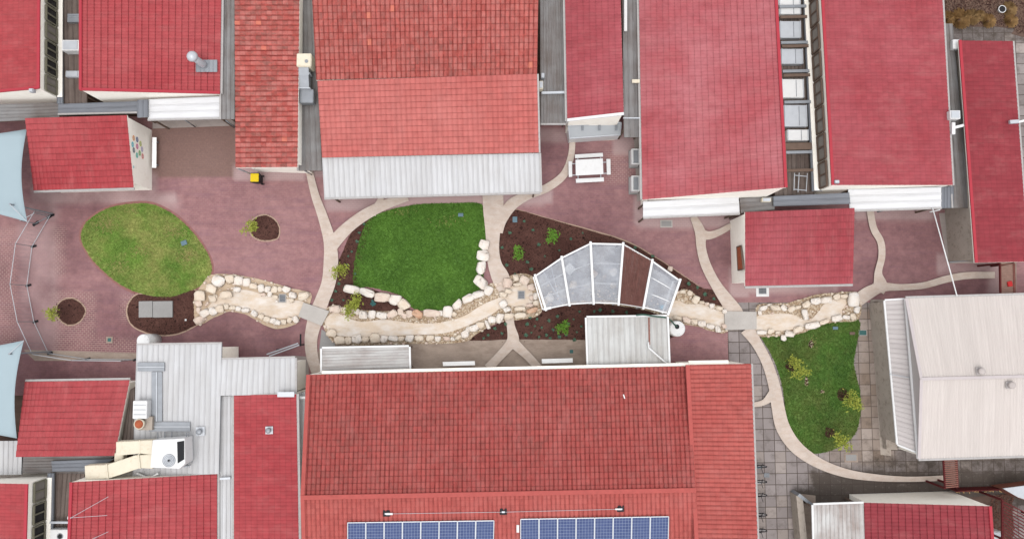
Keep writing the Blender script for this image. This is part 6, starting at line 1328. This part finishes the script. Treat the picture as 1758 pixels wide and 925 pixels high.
q1, q2 = cb10[0], cb10[3]; d = Vector((q2.x-q1.x, q2.y-q1.y, 0)).normalized(); nr = Vector((-1, 0, 0)); nr = Vector((-abs(d.y), d.x if d.y < 0 else -d.x, 0)).normalized(); p0 = Vector((q1.x, q1.y, 0))+nr*.03
v = [on_plane(x, y, p0, nr) for x, y in ((1265, 424), (1272, 422), (1276, 462), (1267, 464))]
for u_ in v: u_ += nr*.0
fr = G(); [fr.bar(a, b, .07, .06, nr) for a, b in zip(v, v[1:]+v[:1])]; o = fr.build('noticeboard', 'timber', tb10); G().add([u_ for u_ in v], [(0, 1, 2, 3)]).build('panel', 'orange', o)
# trellises
def trellis(label, pix, z, n, along='x', mat='maroon_l'):
    c = corners([(x, y, z) for x, y in pix]); t = thing('pergola', label, 'pergola', (c[0]+c[2])/2*1, 'maroon slatted pergolas'); 
    for i in range(n):
        s = (i+.5)/n; a, b = (bil(c, 0, s), bil(c, 1, s)) if along == 'x' else (bil(c, s, 0), bil(c, s, 1)); G().bar(a, b, .06, .05).build('slat', mat, t)
    dz = Vector((0, 0, -.08))
    for a, b in (((0, 3), (1, 2)) if along == 'x' else ((0, 1), (3, 2))): G().bar(c[a]+dz, c[b]+dz, .09, .12).build('beam', 'maroon', t)
    for k in range(4): G().bar((c[k].x, c[k].y, 0), (c[k].x, c[k].y, z-.1), .1, .1, Vector((0, 1, 0))).build('post', 'maroon', t)
trellis('brown slatted pergola at the end of the right hand path', [(1718, 452), (1742, 452), (1743, 504), (1719, 504)], 2.3, 15)
trellis('leaning maroon slatted pergola where the long path ends', [(1621, 789), (1643, 788), (1645, 836), (1624, 838)], 2.3, 14)
trellis('dark maroon slatted pergola in the bottom right corner', [(1722, 858), (1800, 895), (1800, 985), (1722, 925)], 2.4, 13, mat='maroon')
t = thing('fence', 'low dark maroon fence between bottom right hut and pergola', 'fence', P(1690, 848))
for i in range(18): x = 1640+i*5; q = P(x, 842-i*.15, .9); G().bar((q.x, q.y, 0.02), (q.x, q.y, .95), .12, .03, Vector((0, 1, 0))).build('paling', 'maroon', t)
for z in (.3, .8): G().bar(P(1640, 843, z), P(1727, 840, z), .05, .08).build('rail', 'maroon', t)
t = thing('brick_shelter', 'low brick walled shelter with a pale top, bottom right corner', 'shelter', P(1750, 850)); q = [P(x, y, 1.6) for x, y in ((1722, 838), (1800, 828), (1800, 870), (1748, 853))]; G().prism([(v.x, v.y) for v in q], 1.5, 1.6).build('roof', 'galv_l', t)
w2 = [P(x, y, 1.5) for x, y in ((1726, 841), (1800, 832), (1800, 868), (1750, 855))]; G().prism([(v.x, v.y) for v in w2], 0, 1.5).build('wall', mat_plain('brown_brickwork', S(150, 96, 82), 0.85, 0.25, 7, dirt=S(96, 60, 54), dirt_amt=0.6), t)
q = P(1735, 487, 2.5); tag(G().box((q.x, q.y, 2.42), .28, .3, .12, .2).build('red_sign', 'redp', None, bevel=.02), 'small red plate on the brown slatted pergola', 'plate')
unit('roof_box', 'white box beside the lower right corner hut roof', 'roof unit', 1712, 918, 16, 12, 0.0, 1.2, 'white', 'lid')
# bicycles along the flagstone side of the solar hall
def bicycle(py, label, mat):
    q = P(1303, py, .5); x, y = q.x-.38, q.y; t = thing('bicycle', label, 'bicycle', (x, y, 0), 'bicycles parked nose out under the eave'); lean = .0
    for dx in (0, 1.02):
        wh = G().torus((x+dx-.45, y, .34), .32, .028, (0, 1, 0), 24, 6).build('wheel', 'blackp', t); g = G()
        for k in range(8): a = k*math.pi/4; g.bar((x+dx-.45, y, .34), (x+dx-.45+.31*math.cos(a), y, .34+.31*math.sin(a)), .006, .006)
        g.build('spokes', 'galv_l', wh)
    X = x-.45; g = G(); H1 = (X, y, .34); BB = (X+.43, y, .3); ST_ = (X+.3, y, .8); HD = (X+.85, y, .82); FW_ = (X+1.02, y, .34)
    for a, b in ((H1, BB), (H1, ST_), (BB, ST_), (BB, HD), (ST_, HD), (HD, FW_)): g.tube([a, b], .018, 6)
    g.build('frame', mat, t); G().box((X+.27, y, .88), .24, .13, .05).build('saddle', 'blackp', t, bevel=.015)
    G().tube([(X+.92, y-.28, .98), (X+.86, y-.1, 1.0), (X+.84, y, .95), (X+.86, y+.1, 1.0), (X+.92, y+.28, .98)], .016, 6).build('handlebar', 'blackp', t)
for py, lab, m_ in ((801, 'topmost blue bicycle under the solar hall eave', 'bluelid'), (827, 'second bicycle from the top under the eave', 'galv'), (850, 'middle bicycle of the five under the eave', 'blackp'), (884, 'dark bicycle second from the bottom under the eave', 'blackp'), (911, 'bottommost dark bicycle under the solar hall eave', 'blackp')): bicycle(py, lab, m_)
